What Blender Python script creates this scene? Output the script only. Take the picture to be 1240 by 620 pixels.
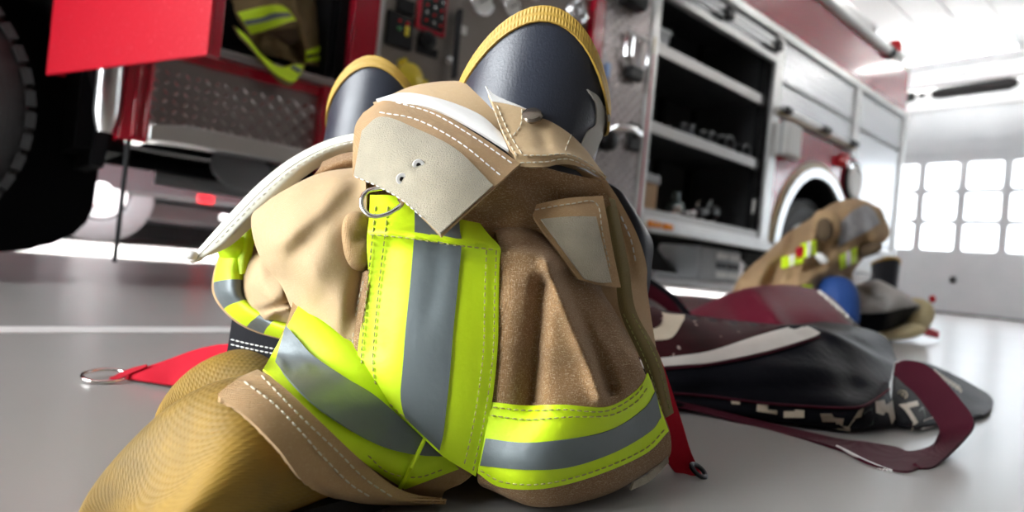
import bpy, bmesh, math, random
import numpy as np
from mathutils import Vector, Matrix

for o in list(bpy.data.objects):
    bpy.data.objects.remove(o)
SC = bpy.context.scene
COL = SC.collection
random.seed(7); np.random.seed(7)
PI = math.pi

# ------------------------------------------------------------------ camera
CAM_H = 0.21                      # lens height above the floor, metres
FPX = 762.0                       # focal length in pixels of a 1240 px wide frame
ROLL = math.atan(0.096); PITCH = math.atan(7/762.0); HEAD = math.radians(48.7)
FWD = np.array([math.cos(HEAD), math.sin(HEAD), 0.0]); RGT = np.array([math.sin(HEAD), -math.cos(HEAD), 0.0])
ZUP = np.array([0, 0, 1.0])
VIEW = FWD*math.cos(PITCH) + ZUP*math.sin(PITCH)
VUP = -FWD*math.sin(PITCH) + ZUP*math.cos(PITCH)
ORG = np.array([0, 0, CAM_H])
cam_d = bpy.data.cameras.new('camera'); cam = bpy.data.objects.new('camera', cam_d); COL.objects.link(cam)
cx = math.cos(ROLL)*RGT + math.sin(ROLL)*VUP
cy = -math.sin(ROLL)*RGT + math.cos(ROLL)*VUP
cz = -VIEW
cam.matrix_world = Matrix(((cx[0], cy[0], cz[0], ORG[0]), (cx[1], cy[1], cz[1], ORG[1]), (cx[2], cy[2], cz[2], ORG[2]), (0, 0, 0, 1)))
cam_d.sensor_width = 36.0; cam_d.lens = 36.0*FPX/1240.0
cam_d.clip_start = 0.02; cam_d.clip_end = 200
cam_d.dof.use_dof = True; cam_d.dof.focus_distance = 0.55; cam_d.dof.aperture_fstop = 4.0
SC.camera = cam

# ------------------------------------------------------------------ sky, daylight, exposure
SKY = 9.0
world = bpy.data.worlds.new('overcast_sky'); SC.world = world; world.use_nodes = True
bg = world.node_tree.nodes['Background']
bg.inputs[0].default_value = (0.93, 0.97, 1.0, 1); bg.inputs[1].default_value = SKY
SC.view_settings.view_transform = 'Standard'
try: SC.view_settings.look = 'None'
except Exception: pass
SC.view_settings.gamma = 1.0; SC.view_settings.use_curve_mapping = False
SC.view_settings.exposure = 1.05

def area(name, loc, normal, w, h, energy, color=(1, 1, 1), portal=False):
    l = bpy.data.lights.new(name, 'AREA'); l.shape = 'RECTANGLE'; l.size = w; l.size_y = h
    l.energy = energy; l.color = color
    o = bpy.data.objects.new(name, l); COL.objects.link(o); o.location = loc
    o.rotation_euler = Vector(normal).to_track_quat('-Z', 'Y').to_euler()
    if portal: l.cycles.is_portal = True
    return o
# open bays: daylight comes through the openings themselves (portals only guide the sampling)
area('daylight_front_bay', (-5.0, 2.9, 2.2), (1, 0, 0), 4.4, 5.2, 1, portal=True)
area('daylight_door_windows', (15.6, 2.6, 2.3), (-1, 0, 0), 2.1, 10.5, 1, portal=True)

# ------------------------------------------------------------------ mesh helpers
class MB:
    """collects shapes into one mesh"""
    def __init__(s): s.V = []; s.F = []; s.mi = []; s.m = 0; s.uv = {}
    def add(s, V, F):
        b = len(s.V); s.V += [tuple(map(float, p)) for p in V]
        for f in F: s.F.append(tuple(i+b for i in f)); s.mi.append(s.m)
        return s
    def box(s, x0, x1, y0, y1, z0, z1):
        V = [(x, y, z) for z in (z0, z1) for y in (y0, y1) for x in (x0, x1)]
        return s.add(V, [(0, 2, 3, 1), (4, 5, 7, 6), (0, 1, 5, 4), (2, 6, 7, 3), (0, 4, 6, 2), (1, 3, 7, 5)])
    def obox(s, c, ax, ay, az):
        c, ax, ay, az = map(np.array, (c, ax, ay, az))
        V = [c+i*ax+j*ay+k*az for k in (-.5, .5) for j in (-.5, .5) for i in (-.5, .5)]
        F = [(0, 2, 3, 1), (4, 5, 7, 6), (0, 1, 5, 4), (2, 6, 7, 3), (0, 4, 6, 2), (1, 3, 7, 5)]
        if np.dot(np.cross(ax, ay), az) < 0: F = [f[::-1] for f in F]
        return s.add(V, F)
    def tube(s, path, r, n=10, caps=True, flat=1.0, up=None):
        P = np.array(path, float); k = len(P)
        rr = np.full(k, r) if np.isscalar(r) else np.array(r)
        T = np.gradient(P, axis=0); T /= np.linalg.norm(T, axis=1)[:, None]+1e-12
        ref = np.array(up if up is not None else ([0, 0, 1] if abs(T[0][2]) < .9 else [1, 0, 0]), float)
        V = []
        N = ref-np.dot(ref, T[0])*T[0]; N /= np.linalg.norm(N)
        for i in range(k):
            N = N-np.dot(N, T[i])*T[i]; N /= np.linalg.norm(N)+1e-12
            B = np.cross(T[i], N)
            for j in range(n):
                a = 2*PI*j/n
                V.append(P[i]+rr[i]*(math.cos(a)*B+flat*math.sin(a)*N))
        F = []
        for i in range(k-1):
            for j in range(n):
                a, b = i*n+j, i*n+(j+1) % n
                F.append((a, b, b+n, a+n))
        if caps:
            F.append(tuple(range(n))[::-1]); F.append(tuple((k-1)*n+j for j in range(n)))
        return s.add(V, F)
    def cyl(s, p0, p1, r, n=16, r1=None):
        return s.tube([p0, p1], [r, r if r1 is None else r1], n)
    def lathe(s, prof, o, axis=(0, 0, 1), n=32, closed=False):
        """prof: list of (radius, height along axis)"""
        A = np.array(axis, float); A /= np.linalg.norm(A)
        ref = np.array([0, 0, 1.]) if abs(A[2]) < .9 else np.array([1., 0, 0])
        U = np.cross(A, ref); U /= np.linalg.norm(U); W = np.cross(A, U)
        V = []; o = np.array(o, float)
        for r, h in prof:
            for j in range(n):
                a = 2*PI*j/n; V.append(o+A*h+r*(math.cos(a)*U+math.sin(a)*W))
        F = []; k = len(prof)
        for i in range(k-1 if not closed else k):
            i2 = (i+1) % k
            for j in range(n):
                j2 = (j+1) % n
                F.append((i*n+j, i*n+j2, i2*n+j2, i2*n+j))
        if not closed:
            if prof[0][0] > 1e-4: F.append(tuple(range(n))[::-1])
            if prof[-1][0] > 1e-4: F.append(tuple((k-1)*n+j for j in range(n)))
        return s.add(V, F)
    def torus(s, c, axis, R, r, n=28, m=8):
        return s.lathe([(R+r*math.cos(2*PI*i/m), r*math.sin(2*PI*i/m)) for i in range(m)], c, axis, n, closed=True)
    def prism(s, poly, y0, y1):
        """polygon in the X-Z plane pulled from y0 to y1"""
        n = len(poly); V = [(x, y0, z) for x, z in poly]+[(x, y1, z) for x, z in poly]
        F = [tuple(range(n)), tuple(range(2*n-1, n-1, -1))]+[((i+1) % n, i, i+n, (i+1) % n+n) for i in range(n)]
        return s.add(V, F)
    def sheet(s, P, thick=0.0, flip=False, closed_u=False):
        """grid P[i,j] of points; with thick>0 a closed shell grown to the back"""
        P = np.array(P, float); a, b = P.shape[:2]
        def idx(i, j, o=0): return o+i*b+(j % b)
        N = gridnormal(P)
        if flip: N = -N
        V = list(P.reshape(-1, 3)); F = []
        jj = b if closed_u else b-1
        for i in range(a-1):
            for j in range(jj):
                q = (idx(i, j), idx(i, j+1), idx(i+1, j+1), idx(i+1, j))
                F.append(q[::-1] if flip else q)
        if thick > 0:
            o = a*b; V += list((P-N*thick).reshape(-1, 3))
            for i in range(a-1):
                for j in range(jj):
                    q = (idx(i, j, o), idx(i+1, j, o), idx(i+1, j+1, o), idx(i, j+1, o))
                    F.append(q[::-1] if flip else q)
            rim = []
            if closed_u:
                for j in range(b): rim.append((idx(0, j), idx(0, j+1)))
                for j in range(b): rim.append((idx(a-1, j+1), idx(a-1, j)))
            else:
                rim += [(idx(0, j), idx(0, j+1)) for j in range(b-1)]
                rim += [(idx(i, b-1), idx(i+1, b-1)) for i in range(a-1)]
                rim += [(idx(a-1, j+1), idx(a-1, j)) for j in range(b-1)]
                rim += [(idx(i+1, 0), idx(i, 0)) for i in range(a-1)]
            for p, q in rim:
                r = (p, p+o, q+o, q); F.append(r[::-1] if flip else r)
        return s.add(V, F)

def gridnormal(P):
    du = np.gradient(P, axis=1); dv = np.gradient(P, axis=0)
    N = np.cross(du, dv); N /= np.linalg.norm(N, axis=2)[:, :, None]+1e-12
    return N

ORIGIN = {}
def org_of(p):
    while p is not None:
        if p.name in ORIGIN: return ORIGIN[p.name]
        p = p.parent
    return np.zeros(3)
def obj(name, mb, mat, parent=None, sharp=38, bevel=0.0, subd=0, uvw=None):
    """one mesh object; coordinates in mb are world ones, stored relative to the thing's base"""
    me = bpy.data.meshes.new(name)
    off = org_of(parent)
    V = np.array(mb.V, float)-off
    me.from_pydata(V.tolist(), [], mb.F)
    mats = mat if isinstance(mat, (list, tuple)) else [mat]
    for m in mats: me.materials.append(m)
    if len(mats) > 1: me.polygons.foreach_set('material_index', mb.mi)
    me.polygons.foreach_set('use_smooth', [True]*len(me.polygons))
    me.set_sharp_from_angle(angle=math.radians(sharp))
    me.update()
    o = bpy.data.objects.new(name, me); COL.objects.link(o)
    if parent is not None: o.parent = parent
    if bevel > 0:
        b = o.modifiers.new('bevel', 'BEVEL'); b.width = bevel; b.segments = 2; b.limit_method = 'ANGLE'; b.angle_limit = math.radians(40)
    if subd:
        b = o.modifiers.new('subd', 'SUBSURF'); b.levels = subd; b.render_levels = subd
    return o
def thing(name, label, cat, loc, group=None):
    o = bpy.data.objects.new(name, None); COL.objects.link(o); o.empty_display_size = .1
    o.location = loc; ORIGIN[o.name] = np.array(loc, float)
    o['label'] = label; o['category'] = cat
    if group: o['group'] = group
    return o
def tag(o, label, cat, group=None):
    """label a thing that is one mesh and put its origin at its base"""
    co = np.array([v.co[:] for v in o.data.vertices])
    c = (co.min(0)+co.max(0))/2; c[2] = co[:, 2].min()
    o.data.transform(Matrix.Translation(Vector(-c))); o.location = Vector(c)
    o['label'] = label; o['category'] = cat
    if group: o['group'] = group
    return o
def struct(name, mb, mat, parent=None, label=None, **k):
    o = obj(name, mb, mat, parent, **k)
    if parent is None: o['kind'] = 'structure'
    if label: o['label'] = label
    return o

# ------------------------------------------------------------------ materials
def mat(name, base, rough=.5, metal=0., vary=None, bump=None, coat=0., spec=.5, sheen=0., rvary=None, speck=None, slub=None, wrinkle=None):
    """vary=(scale, amount, colour2)  bump=(kind, scale, strength, distance)  speck=(scale, threshold, colour)"""
    m = bpy.data.materials.new(name); m.use_nodes = True
    nt = m.node_tree; N = nt.nodes; L = nt.links; b = N['Principled BSDF']
    b.inputs['Base Color'].default_value = (*base, 1); b.inputs['Roughness'].default_value = rough
    b.inputs['Metallic'].default_value = metal; b.inputs['Specular IOR Level'].default_value = spec
    b.inputs['Coat Weight'].default_value = coat; b.inputs['Coat Roughness'].default_value = .08
    if sheen: b.inputs['Sheen Weight'].default_value = sheen; b.inputs['Sheen Roughness'].default_value = .5
    tc = N.new('ShaderNodeTexCoord')
    def noise(scale, detail=4, rough_=.6):
        n = N.new('ShaderNodeTexNoise'); n.inputs['Scale'].default_value = scale; n.inputs['Detail'].default_value = detail
        n.inputs['Roughness'].default_value = rough_; L.new(tc.outputs['Object'], n.inputs['Vector']); return n
    col = None
    if vary:
        n = noise(vary[0]); r = N.new('ShaderNodeValToRGB'); r.color_ramp.elements[0].position = .5-vary[1]/2; r.color_ramp.elements[1].position = .5+vary[1]/2
        r.color_ramp.elements[0].color = (*base, 1); r.color_ramp.elements[1].color = (*vary[2], 1)
        L.new(n.outputs['Fac'], r.inputs['Fac']); col = r.outputs['Color']
    if speck:
        n = noise(speck[0], 2, .5); r = N.new('ShaderNodeValToRGB'); r.color_ramp.elements[0].position = speck[1]; r.color_ramp.elements[1].position = speck[1]+.05
        L.new(n.outputs['Fac'], r.inputs['Fac'])
        mx = N.new('ShaderNodeMix'); mx.data_type = 'RGBA'; L.new(r.outputs['Color'], mx.inputs['Factor'])
        if col is not None: L.new(col, mx.inputs['A'])
        else: mx.inputs['A'].default_value = (*base, 1)
        mx.inputs['B'].default_value = (*speck[2], 1); col = mx.outputs['Result']
    if slub:                                     # pale slub threads running both ways through the weave
        for sc3 in ((1900, 1900, 300), (300, 300, 1900)):
            mp = N.new('ShaderNodeMapping'); mp.inputs['Scale'].default_value = sc3; L.new(tc.outputs['Object'], mp.inputs['Vector'])
            n = N.new('ShaderNodeTexNoise'); n.inputs['Scale'].default_value = 1.0; n.inputs['Detail'].default_value = 1; L.new(mp.outputs['Vector'], n.inputs['Vector'])
            r = N.new('ShaderNodeMapRange'); r.inputs['From Min'].default_value = slub[0]; r.inputs['From Max'].default_value = slub[0]+.10; r.inputs['To Max'].default_value = slub[2]; L.new(n.outputs['Fac'], r.inputs['Value'])
            mx = N.new('ShaderNodeMix'); mx.data_type = 'RGBA'; L.new(r.outputs['Result'], mx.inputs['Factor'])
            if col is not None: L.new(col, mx.inputs['A'])
            else: mx.inputs['A'].default_value = (*base, 1)
            mx.inputs['B'].default_value = (*slub[1], 1); col = mx.outputs['Result']
    if col is not None: L.new(col, b.inputs['Base Color'])
    if rvary:
        n = noise(rvary[0]); r = N.new('ShaderNodeMapRange'); r.inputs['From Min'].default_value = .3; r.inputs['From Max'].default_value = .7
        r.inputs['To Min'].default_value = rvary[1]; r.inputs['To Max'].default_value = rvary[2]
        L.new(n.outputs['Fac'], r.inputs['Value']); L.new(r.outputs['Result'], b.inputs['Roughness'])
    if bump:
        kind, sc, st, di = bump
        bp = N.new('ShaderNodeBump'); bp.inputs['Strength'].default_value = st; bp.inputs['Distance'].default_value = di
        if kind == 'noise': L.new(noise(sc, 3).outputs['Fac'], bp.inputs['Height'])
        elif kind == 'voronoi':
            v = N.new('ShaderNodeTexVoronoi'); v.inputs['Scale'].default_value = sc; L.new(tc.outputs['Object'], v.inputs['Vector']); L.new(v.outputs['Distance'], bp.inputs['Height'])
        elif kind in ('weave', 'ribs'):
            ws = []
            for ax, k in (('X', 1), ('Z', 1)):
                w = N.new('ShaderNodeTexWave'); w.bands_direction = ax; w.inputs['Scale'].default_value = sc
                src = tc.outputs['UV'] if kind == 'ribs' else tc.outputs['Object']
                if kind == 'ribs':
                    w.bands_direction = 'X' if ax == 'X' else 'Y'
                L.new(src, w.inputs['Vector']); ws.append(w)
            a = N.new('ShaderNodeMath'); a.operation = 'MULTIPLY'
            L.new(ws[0].outputs['Fac'], a.inputs[0]); L.new(ws[1].outputs['Fac'], a.inputs[1]); L.new(a.outputs[0], bp.inputs['Height'])
        if wrinkle:
            b2 = N.new('ShaderNodeBump'); b2.inputs['Strength'].default_value = wrinkle[1]; b2.inputs['Distance'].default_value = wrinkle[2]
            L.new(noise(wrinkle[0], 5, .55).outputs['Fac'], b2.inputs['Height']); L.new(b2.outputs['Normal'], bp.inputs['Normal'])
        L.new(bp.outputs['Normal'], b.inputs['Normal'])
    return m
def emit(name, color, strength):
    m = bpy.data.materials.new(name); m.use_nodes = True; nt = m.node_tree
    b = nt.nodes['Principled BSDF']; b.inputs['Base Color'].default_value = (*color, 1)
    b.inputs['Emission Color'].default_value = (*color, 1); b.inputs['Emission Strength'].default_value = strength
    return m
def glass(name, tint=(1, 1, 1), gloss=.08):
    m = bpy.data.materials.new(name); m.use_nodes = True; nt = m.node_tree; N = nt.nodes; L = nt.links
    for n in list(N):
        if n.type == 'BSDF_PRINCIPLED': N.remove(n)
    t = N.new('ShaderNodeBsdfTransparent'); t.inputs[0].default_value = (*tint, 1)
    g = N.new('ShaderNodeBsdfGlossy'); g.inputs['Roughness'].default_value = .02
    f = N.new('ShaderNodeFresnel'); f.inputs['IOR'].default_value = 1.45
    x = N.new('ShaderNodeMixShader'); L.new(f.outputs[0], x.inputs[0]); L.new(t.outputs[0], x.inputs[1]); L.new(g.outputs[0], x.inputs[2])
    L.new(x.outputs[0], N['Material Output'].inputs[0])
    return m
def smat(name, base, **k): return mat(name, base, **k)

# unprojection of photo pixels onto a plane / to a distance, used to take real sizes
def ray(u, v):
    du, dv = u-620.0, v-310.0
    a = du*math.cos(ROLL)+dv*math.sin(ROLL); b = -du*math.sin(ROLL)+dv*math.cos(ROLL)
    return VIEW+RGT*a/FPX-VUP*b/FPX
def on_floor(u, v, z=0.0): r = ray(u, v); return ORG+r*((z-CAM_H)/r[2])
def at(u, v, d): return ORG+ray(u, v)*d
def onY(u, v, y): r = ray(u, v); return ORG+r*(y/r[1])
# ================================================================== the garage
M_FLOOR = mat('sealed_concrete', (.30, .293, .28), rough=.25, spec=.22, vary=(1.3, .98, (.36, .35, .335)), bump=('noise', 260, .08, .001))
M_LINE = mat('white_floor_paint', (.8, .8, .78), rough=.4, vary=(20, .4, (.7, .7, .68)))
M_WALL = mat('painted_block', (.62, .64, .66), rough=.7)
M_BRICKY = mat('brown_block', (.16, .13, .105), rough=.8, vary=(2, .5, (.20, .165, .135)))
M_DARKW = mat('charcoal_block', (.03, .03, .033), rough=.8)
M_CEIL = mat('white_deck', (.78, .8, .81), rough=.6)
M_STEEL_W = mat('white_steel', (.72, .74, .76), rough=.45)
M_DOORP = mat('grey_door_steel', (.40, .425, .45), rough=.5, vary=(2, .5, (.45, .47, .49)))
M_RUBBER = mat('black_rubber', (.012, .012, .013), rough=.75)
M_GLASS = glass('window_glass')
M_PANE = glass('tinted_polycarbonate', (.54, .55, .56))  # tint added to cut the daylight coming through the door windows
M_TUBE = emit('fluorescent_tube', (1, .98, .95), 30)

m = MB(); m.box(-14, 26, -14, 24, -.12, 0)
struct('floor', m, M_FLOOR, label='grey sealed concrete garage floor')
m = MB(); m.box(-1.6, 3.0, 1.41, 1.487, 0, .0012)
struct('trim_1', m, M_LINE, label='white painted bay line on the floor')

CZ = 5.4
m = MB(); m.box(-5, 15.9, -8, 12, CZ, CZ+.15)
ceil = struct('ceiling', m, M_CEIL, label='white metal deck ceiling')
m = MB()                                   # deck ribs running along the truck
for y in np.arange(-7.8, 12, .6): m.box(-5, 15.7, y-.05, y+.05, CZ-.05, CZ)
o = struct('deck_rib', m, M_CEIL, ceil); o['kind'] = 'stuff'
def joist(x, n):                            # open web truss across the bay
    m = MB(); z0, z1 = 4.15, 4.50
    for z in (z0, z1): m.box(x-.06, x+.06, -8, 12, z-.05, z+.05)
    j = struct('trim_%d' % n, m, M_STEEL_W, label='white open web roof truss')
    ys = np.arange(-7.5, 11.6, 1.1)
    for i, y in enumerate(ys):
        w = MB(); w.cyl((x, y, z0), (x, y+.55, z1), .022, 8); struct('truss_web', w, M_STEEL_W, j)
        w = MB(); w.cyl((x, y+.55, z1), (x, y+1.1, z0), .022, 8); struct('truss_web', w, M_STEEL_W, j)
    m = MB()
    for y in np.arange(-6, 12, 4.): m.box(x-.05, x+.05, y-.05, y+.05, z1, CZ)
    struct('truss_hanger', m, M_STEEL_W, j)
joist(13.0, 2); joist(7.5, 3); joist(14.6, 4)

# long end wall with the bay doors
XW = 15.7
m = MB()
doors = [(1.45, 5.75), (-4.3, 0.15)]
ys = [-8]+[v for d in sorted(doors) for v in d]+[12]
for i in range(0, len(ys), 2): m.box(XW, XW+.3, ys[i], ys[i+1], 0, CZ)
for y0, y1 in doors: m.box(XW, XW+.3, y0, y1, 4.55, CZ)
struct('wall_right', m, M_WALL, label='pale block wall around the bay doors')
def bay_door(y0, y1, n, hero):
    m = MB(); m.box(XW-.02, XW+.1, y0, y0+.05, 0, 4.55); m.box(XW-.02, XW+.1, y1-.05, y1, 0, 4.55)
    d = struct('door_%d' % n, m, M_DOORP, label='sectional bay door with three rows of windows')
    zs = [.03, .70, 1.29, 1.945, 2.60, 3.255, 3.9, 4.55]
    cols = np.arange(y0+.07, y1-.3, .755)
    w = .755
    for k in range(7):
        z0, z1 = zs[k]-.002, zs[k+1]+.002
        if k in (2, 3, 4):
            p = MB()
            p.box(XW, XW+.06, y0+.05, y1-.05, z0, z0+.05); p.box(XW, XW+.06, y0+.05, y1-.05, z1-.05, z1)
            ycs = [c for c in [3.80-w*2, 3.80-w, 3.80, 3.80+w, 3.80+2*w]] if hero else [y0+.07+w*i for i in range(1, 5)]
            edges = [y0+.05]+[c for c in ycs if y0+.2 < c < y1-.2]+[y1-.05]
            for e in edges: p.box(XW, XW+.06, e-.075, e+.075, z0+.05, z1-.05)
            for a, b in zip(edges[:-1], edges[1:]):          # rounded pane corners
                a2, b2 = a+.075, b-.075
                for (yy, sy) in ((a2, 1), (b2, -1)):
                    for (zz, sz) in ((z0+.05, 1), (z1-.05, -1)):
                        r = .06; pts = [(yy, zz)]+[(yy+sy*(r-r*math.sin(t)), zz+sz*(r-r*math.cos(t))) for t in np.linspace(0, PI/2, 6)]
                        V = [(XW, q[0], q[1]) for q in pts]+[(XW+.06, q[0], q[1]) for q in pts]; nn = len(pts)
                        F = [tuple(range(nn)), tuple(range(2*nn-1, nn-1, -1))]+[((i+1) % nn, i, i+nn, (i+1) % nn+nn) for i in range(nn)]
                        p.add(V, F)
            pan = struct('window_section', p, M_DOORP, d)
            for a, b in zip(edges[:-1], edges[1:]):
                q = MB(); q.box(XW+.028, XW+.034, a+.075, b-.075, z0+.05, z1-.05); struct('pane', q, M_PANE, pan)
        else:
            p = MB(); p.box(XW, XW+.05, y0+.05, y1-.05, z0, z1)
            for g in (.33, .66): p.box(XW-.006, XW, y0+.05, y1-.05, z0+(z1-z0)*g-.02, z0+(z1-z0)*g+.02)
            struct('door_panel', p, M_DOORP, d, bevel=.004)
    p = MB(); p.box(XW-.01, XW+.05, y0+.05, y1-.05, 0, .035); struct('bottom_seal', p, M_RUBBER, d)
    p = MB(); p.box(XW-.04, XW-.005, 3.76 if hero else y0+2.1, 3.86 if hero else y0+2.2, .66, .78); struct('latch', p, M_RUBBER, d)
    for yy in (y0-.03, y1+.03):
        p = MB(); p.box(XW-.1, XW, yy-.03, yy+.03, 0, 4.6); struct('door_track', p, M_STEEL_W, d)
bay_door(1.45, 5.75, 1, True); bay_door(-4.3, .15, 2, False)

# side walls: the far long side and the front are open drive-through bays
m = MB(); m.box(-5, 15.9, -8.2, -8, 0, CZ); struct('wall_front', m, M_BRICKY, label='pale block wall on the near side')
m = MB(); m.box(-5, 15.9, 12, 12.2, 0, CZ); struct('wall_back', m, M_DARKW, label='dark far wall of the garage')
m = MB(); m.box(-5.2, -5, -8, 12, 4.4, CZ)
for a, b in ((-8, .3), (5.5, 12)): m.box(-5.2, -5, a, b, 0, 4.4)
struct('wall_left', m, M_BRICKY, label='front wall with one open bay')

# counterbalance spring of the door, hung below the truss
t = thing('door_spring', 'long black door counterbalance spring hanging below the ceiling truss', 'spring', (13, 3.1, 3.97))
m = MB(); m.tube([(13, 2.50, 4.0), (13, 2.6, 3.985), (13, 3.6, 3.965), (13, 3.72, 3.962)], [.055, .10, .10, .075], 14); obj('spring_sleeve', m, M_RUBBER, t)
m = MB(); m.tube([(13, 3.84, 3.962), (13, 3.88, 3.962), (13, 3.94, 3.962)], [.035, .05, .035], 12); obj('coupling', m, M_RUBBER, t)
m = MB(); m.tube([(13, 4.0, 3.96), (13, 4.05, 3.96), (13, 4.5, 3.95)], [.055, .09, .09], 12); obj('end_sleeve', m, M_RUBBER, t)
m = MB(); m.tube([(13, -1, 4.08), (13, 2.5, 4.0)], .012, 8); m.tube([(13, 3.7, 3.962), (13, 4.02, 3.96)], .015, 8); m.tube([(13, 4.4, 3.95), (13, 5.4, 3.93)], .014, 8)
for y in (-.9, 5.3): m.cyl((13, y, 3.9), (13, y, 4.08), .02, 8)
obj('cable', m, M_STEEL_W, t)
# fluorescent strips
i = 0
for x in (14.1, 9.6):
    for y in (-3.2, .6, 3.9, 7.5):
        i += 1
        where = {14.1: 'nearest the far bay doors', 9.6: 'in the middle row', 5.0: 'in the row above the engine'}[x]
        side = {-3.2: 'over the near bay', .6: 'beside the engine', 3.9: 'over the engine', 7.5: 'over the far bay'}[y]
        DZL = -.25 if x > 13 else 0.; x_ = x; CZ_ = CZ; CL = CZ+DZL
        t = thing('ceiling_light', 'long white fluorescent ceiling strip %s, %s' % (where, side), 'light', (x, y, CZ-.30+DZL), 'fluorescent ceiling strips')
        m = MB(); m.box(x-.035, x+.035, y-1.2, y+1.2, CL-.19, CL-.12); m.box(x-.11, x+.11, y-1.2, y-1.15, CL-.24, CL-.12); m.box(x-.11, x+.11, y+1.15, y+1.2, CL-.24, CL-.12)
        for yy in (-.9, .9): m.box(x-.01, x+.01, y+yy-.01, y+yy+.01, CL-.12, CZ)
        obj('fixture', m, M_STEEL_W, t)
        for s in (-.06, .06):
            m = MB(); m.cyl((x+s, y-1.15, CL-.215), (x+s, y+1.15, CL-.215), .02, 8); obj('tube', m, M_TUBE, t)

# added lamps, out of view, to brighten the floor beyond the engine
for k, x in enumerate((.6, 4.2, 8.0)):
    t = thing('high_bay_lamp', ['round high-bay lamp over the far bay, nearest the front', 'round high-bay lamp over the far bay, middle one', 'round high-bay lamp over the far bay, nearest the end wall'][k], 'lamp', (x, 5.9, 4.3), 'high-bay lamps')
    m = MB(); m.lathe([(.36, 0), (.30, .12), (.14, .28), (.10, .5), (.0, .51), (.0, .49), (.09, .48), (.13, .27), (.29, .115), (.35, 0)], (x, 5.9, 4.35), (0, 0, 1), 28); obj('shade', m, M_STEEL_W, t)
    m = MB(); m.cyl((x, 5.9, 4.85), (x, 5.9, CZ), .015, 8); obj('hanger', m, M_STEEL_W, t)
    l = area('high_bay_light', (x, 5.9, 4.33), (0, 0, -1), .5, .5, 420); l.data.shape = 'DISK'; l.data.spread = math.radians(75); l.parent = t; l.location = (0, 0, .03)
# ================================================================== the fire engine
Y0, Y1 = 2.40, 4.90
M_RED = mat('engine_red', (.42, .006, .022), rough=.16, coat=.6, vary=(1.1, .5, (.46, .01, .03)))
M_REDD = mat('door_red', (.46, .006, .018), rough=.4, spec=.2, bump=('noise', 90, .25, .004), speck=(150, .68, (.75, .12, .14)))
M_ALU = mat('brushed_aluminium', (.72, .72, .71), rough=.3, metal=1, vary=(3, .5, (.8, .8, .8)))
M_SAT = mat('satin_trim', (.70, .70, .69), rough=.32, metal=.6, vary=(9, .4, (.62, .61, .6)))
M_STAIN = mat('stainless_panel', (.27, .235, .21), rough=.32, metal=.85, vary=(3.5, .5, (.32, .285, .26)), bump=('noise', 40, .05, .002))
M_TREAD = mat('tread_plate', (.40, .365, .36), rough=.3, metal=.9, vary=(5, .5, (.30, .27, .27)))
M_LUG = mat('tread_lug_metal', (.78, .74, .73), rough=.22, metal=.95)
M_CHROME = mat('chrome', (.85, .85, .86), rough=.07, metal=1)
M_BLACK = mat('black_paint', (.010, .010, .011), rough=.45, spec=.3)
M_CHASS = mat('chassis_black', (.006, .006, .007), rough=.8, spec=.15)
M_TIRE = mat('tyre_rubber', (.022, .022, .023), rough=.55, vary=(30, .5, (.032, .032, .033)))
M_SHUT = mat('shutter_aluminium', (.74, .75, .77), rough=.26, metal=.75, vary=(2, .5, (.78, .79, .8)))
M_SHELF = mat('worn_shelf_aluminium', (.44, .43, .42), rough=.4, metal=.6)  # aluminium in a darker tone than the satin trim
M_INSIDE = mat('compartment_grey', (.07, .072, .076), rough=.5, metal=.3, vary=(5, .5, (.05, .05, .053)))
M_WHITEP = mat('white_plastic', (.78, .77, .74), rough=.4)
M_AMBER = mat('amber_lens', (.9, .28, .015), rough=.15, coat=.5)
M_REDL = mat('red_lens', (.55, .01, .015), rough=.12, coat=.6)
M_YEL = mat('yellow_plastic', (.80, .62, .03), rough=.35)
M_GREEN = mat('green_lens', (.05, .3, .08), rough=.3)
M_BROWNT = mat('gold_stripe', (.42, .30, .13), rough=.35)
M_GREY = mat('grey_paint', (.35, .36, .37), rough=.45)
M_HOSE = mat('suction_hose_grey', (.45, .45, .44), rough=.28, metal=.5)
M_CARD = mat('cardboard', (.50, .33, .19), rough=.85)
M_BIN = mat('clear_grey_plastic', (.5, .52, .54), rough=.3)
M_BLUET = mat('blue_tag', (.25, .38, .65), rough=.4)

E = thing('fire_engine', 'red fire engine with open equipment compartment and silver shutters, standing along the bay', 'fire engine', (3.0, 3.65, 0))
def part(name, mb, m, parent=None, **k): return obj(name, mb, m, parent or E, **k)

# chassis and underbody ------------------------------------------------
m = MB()
for y in (3.15, 4.05): m.box(-2.0, 7.5, y, y+.1, .55, .82)
for x in (-1.2, .6, 2.2, 4.2, 6.6): m.box(x, x+.1, 3.25, 4.05, .6, .78)
part('chassis_frame', m, M_CHASS)
m = MB(); m.box(.45, 3.1, 2.75, 4.7, .60, .95); part('pump_underside', m, M_CHASS)
for xa in (-.35, 5.55):
    m = MB(); m.cyl((xa, 2.7, .5), (xa, 4.6, .5), .075, 12); m.lathe([(.05, -.22), (.2, -.1), (.22, 0), (.2, .1), (.05, .22)], (xa, 3.65, .5), (0, 1, 0), 18)
    part('axle', m, M_CHASS)
m = MB(); m.cyl((-.1, 3.65, .55), (5.3, 3.65, .5), .05, 10); part('drive_shaft', m, M_CHASS)
m = MB(); m.lathe([(.02, 0), (.2, .02), (.23, .08), (.23, 1.1), (.2, 1.16), (.02, 1.18)], (1.1, 3.0, .5), (1, 0, 0), 20); part('air_tank', m, M_CHASS)
m = MB(); m.lathe([(.085, 0), (.12, .015), (.12, .03), (.085, .04)], (.86, 2.75, .47), (0, -.8, .6), 20); part('drain_cap', m, M_GREY)
m = MB(); m.tube([(.6, 3.0, .42), (1.3, 2.95, .40), (2.2, 3.0, .42), (2.8, 3.1, .46)], .03, 8); part('exhaust_pipe', m, M_GREY)

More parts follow.
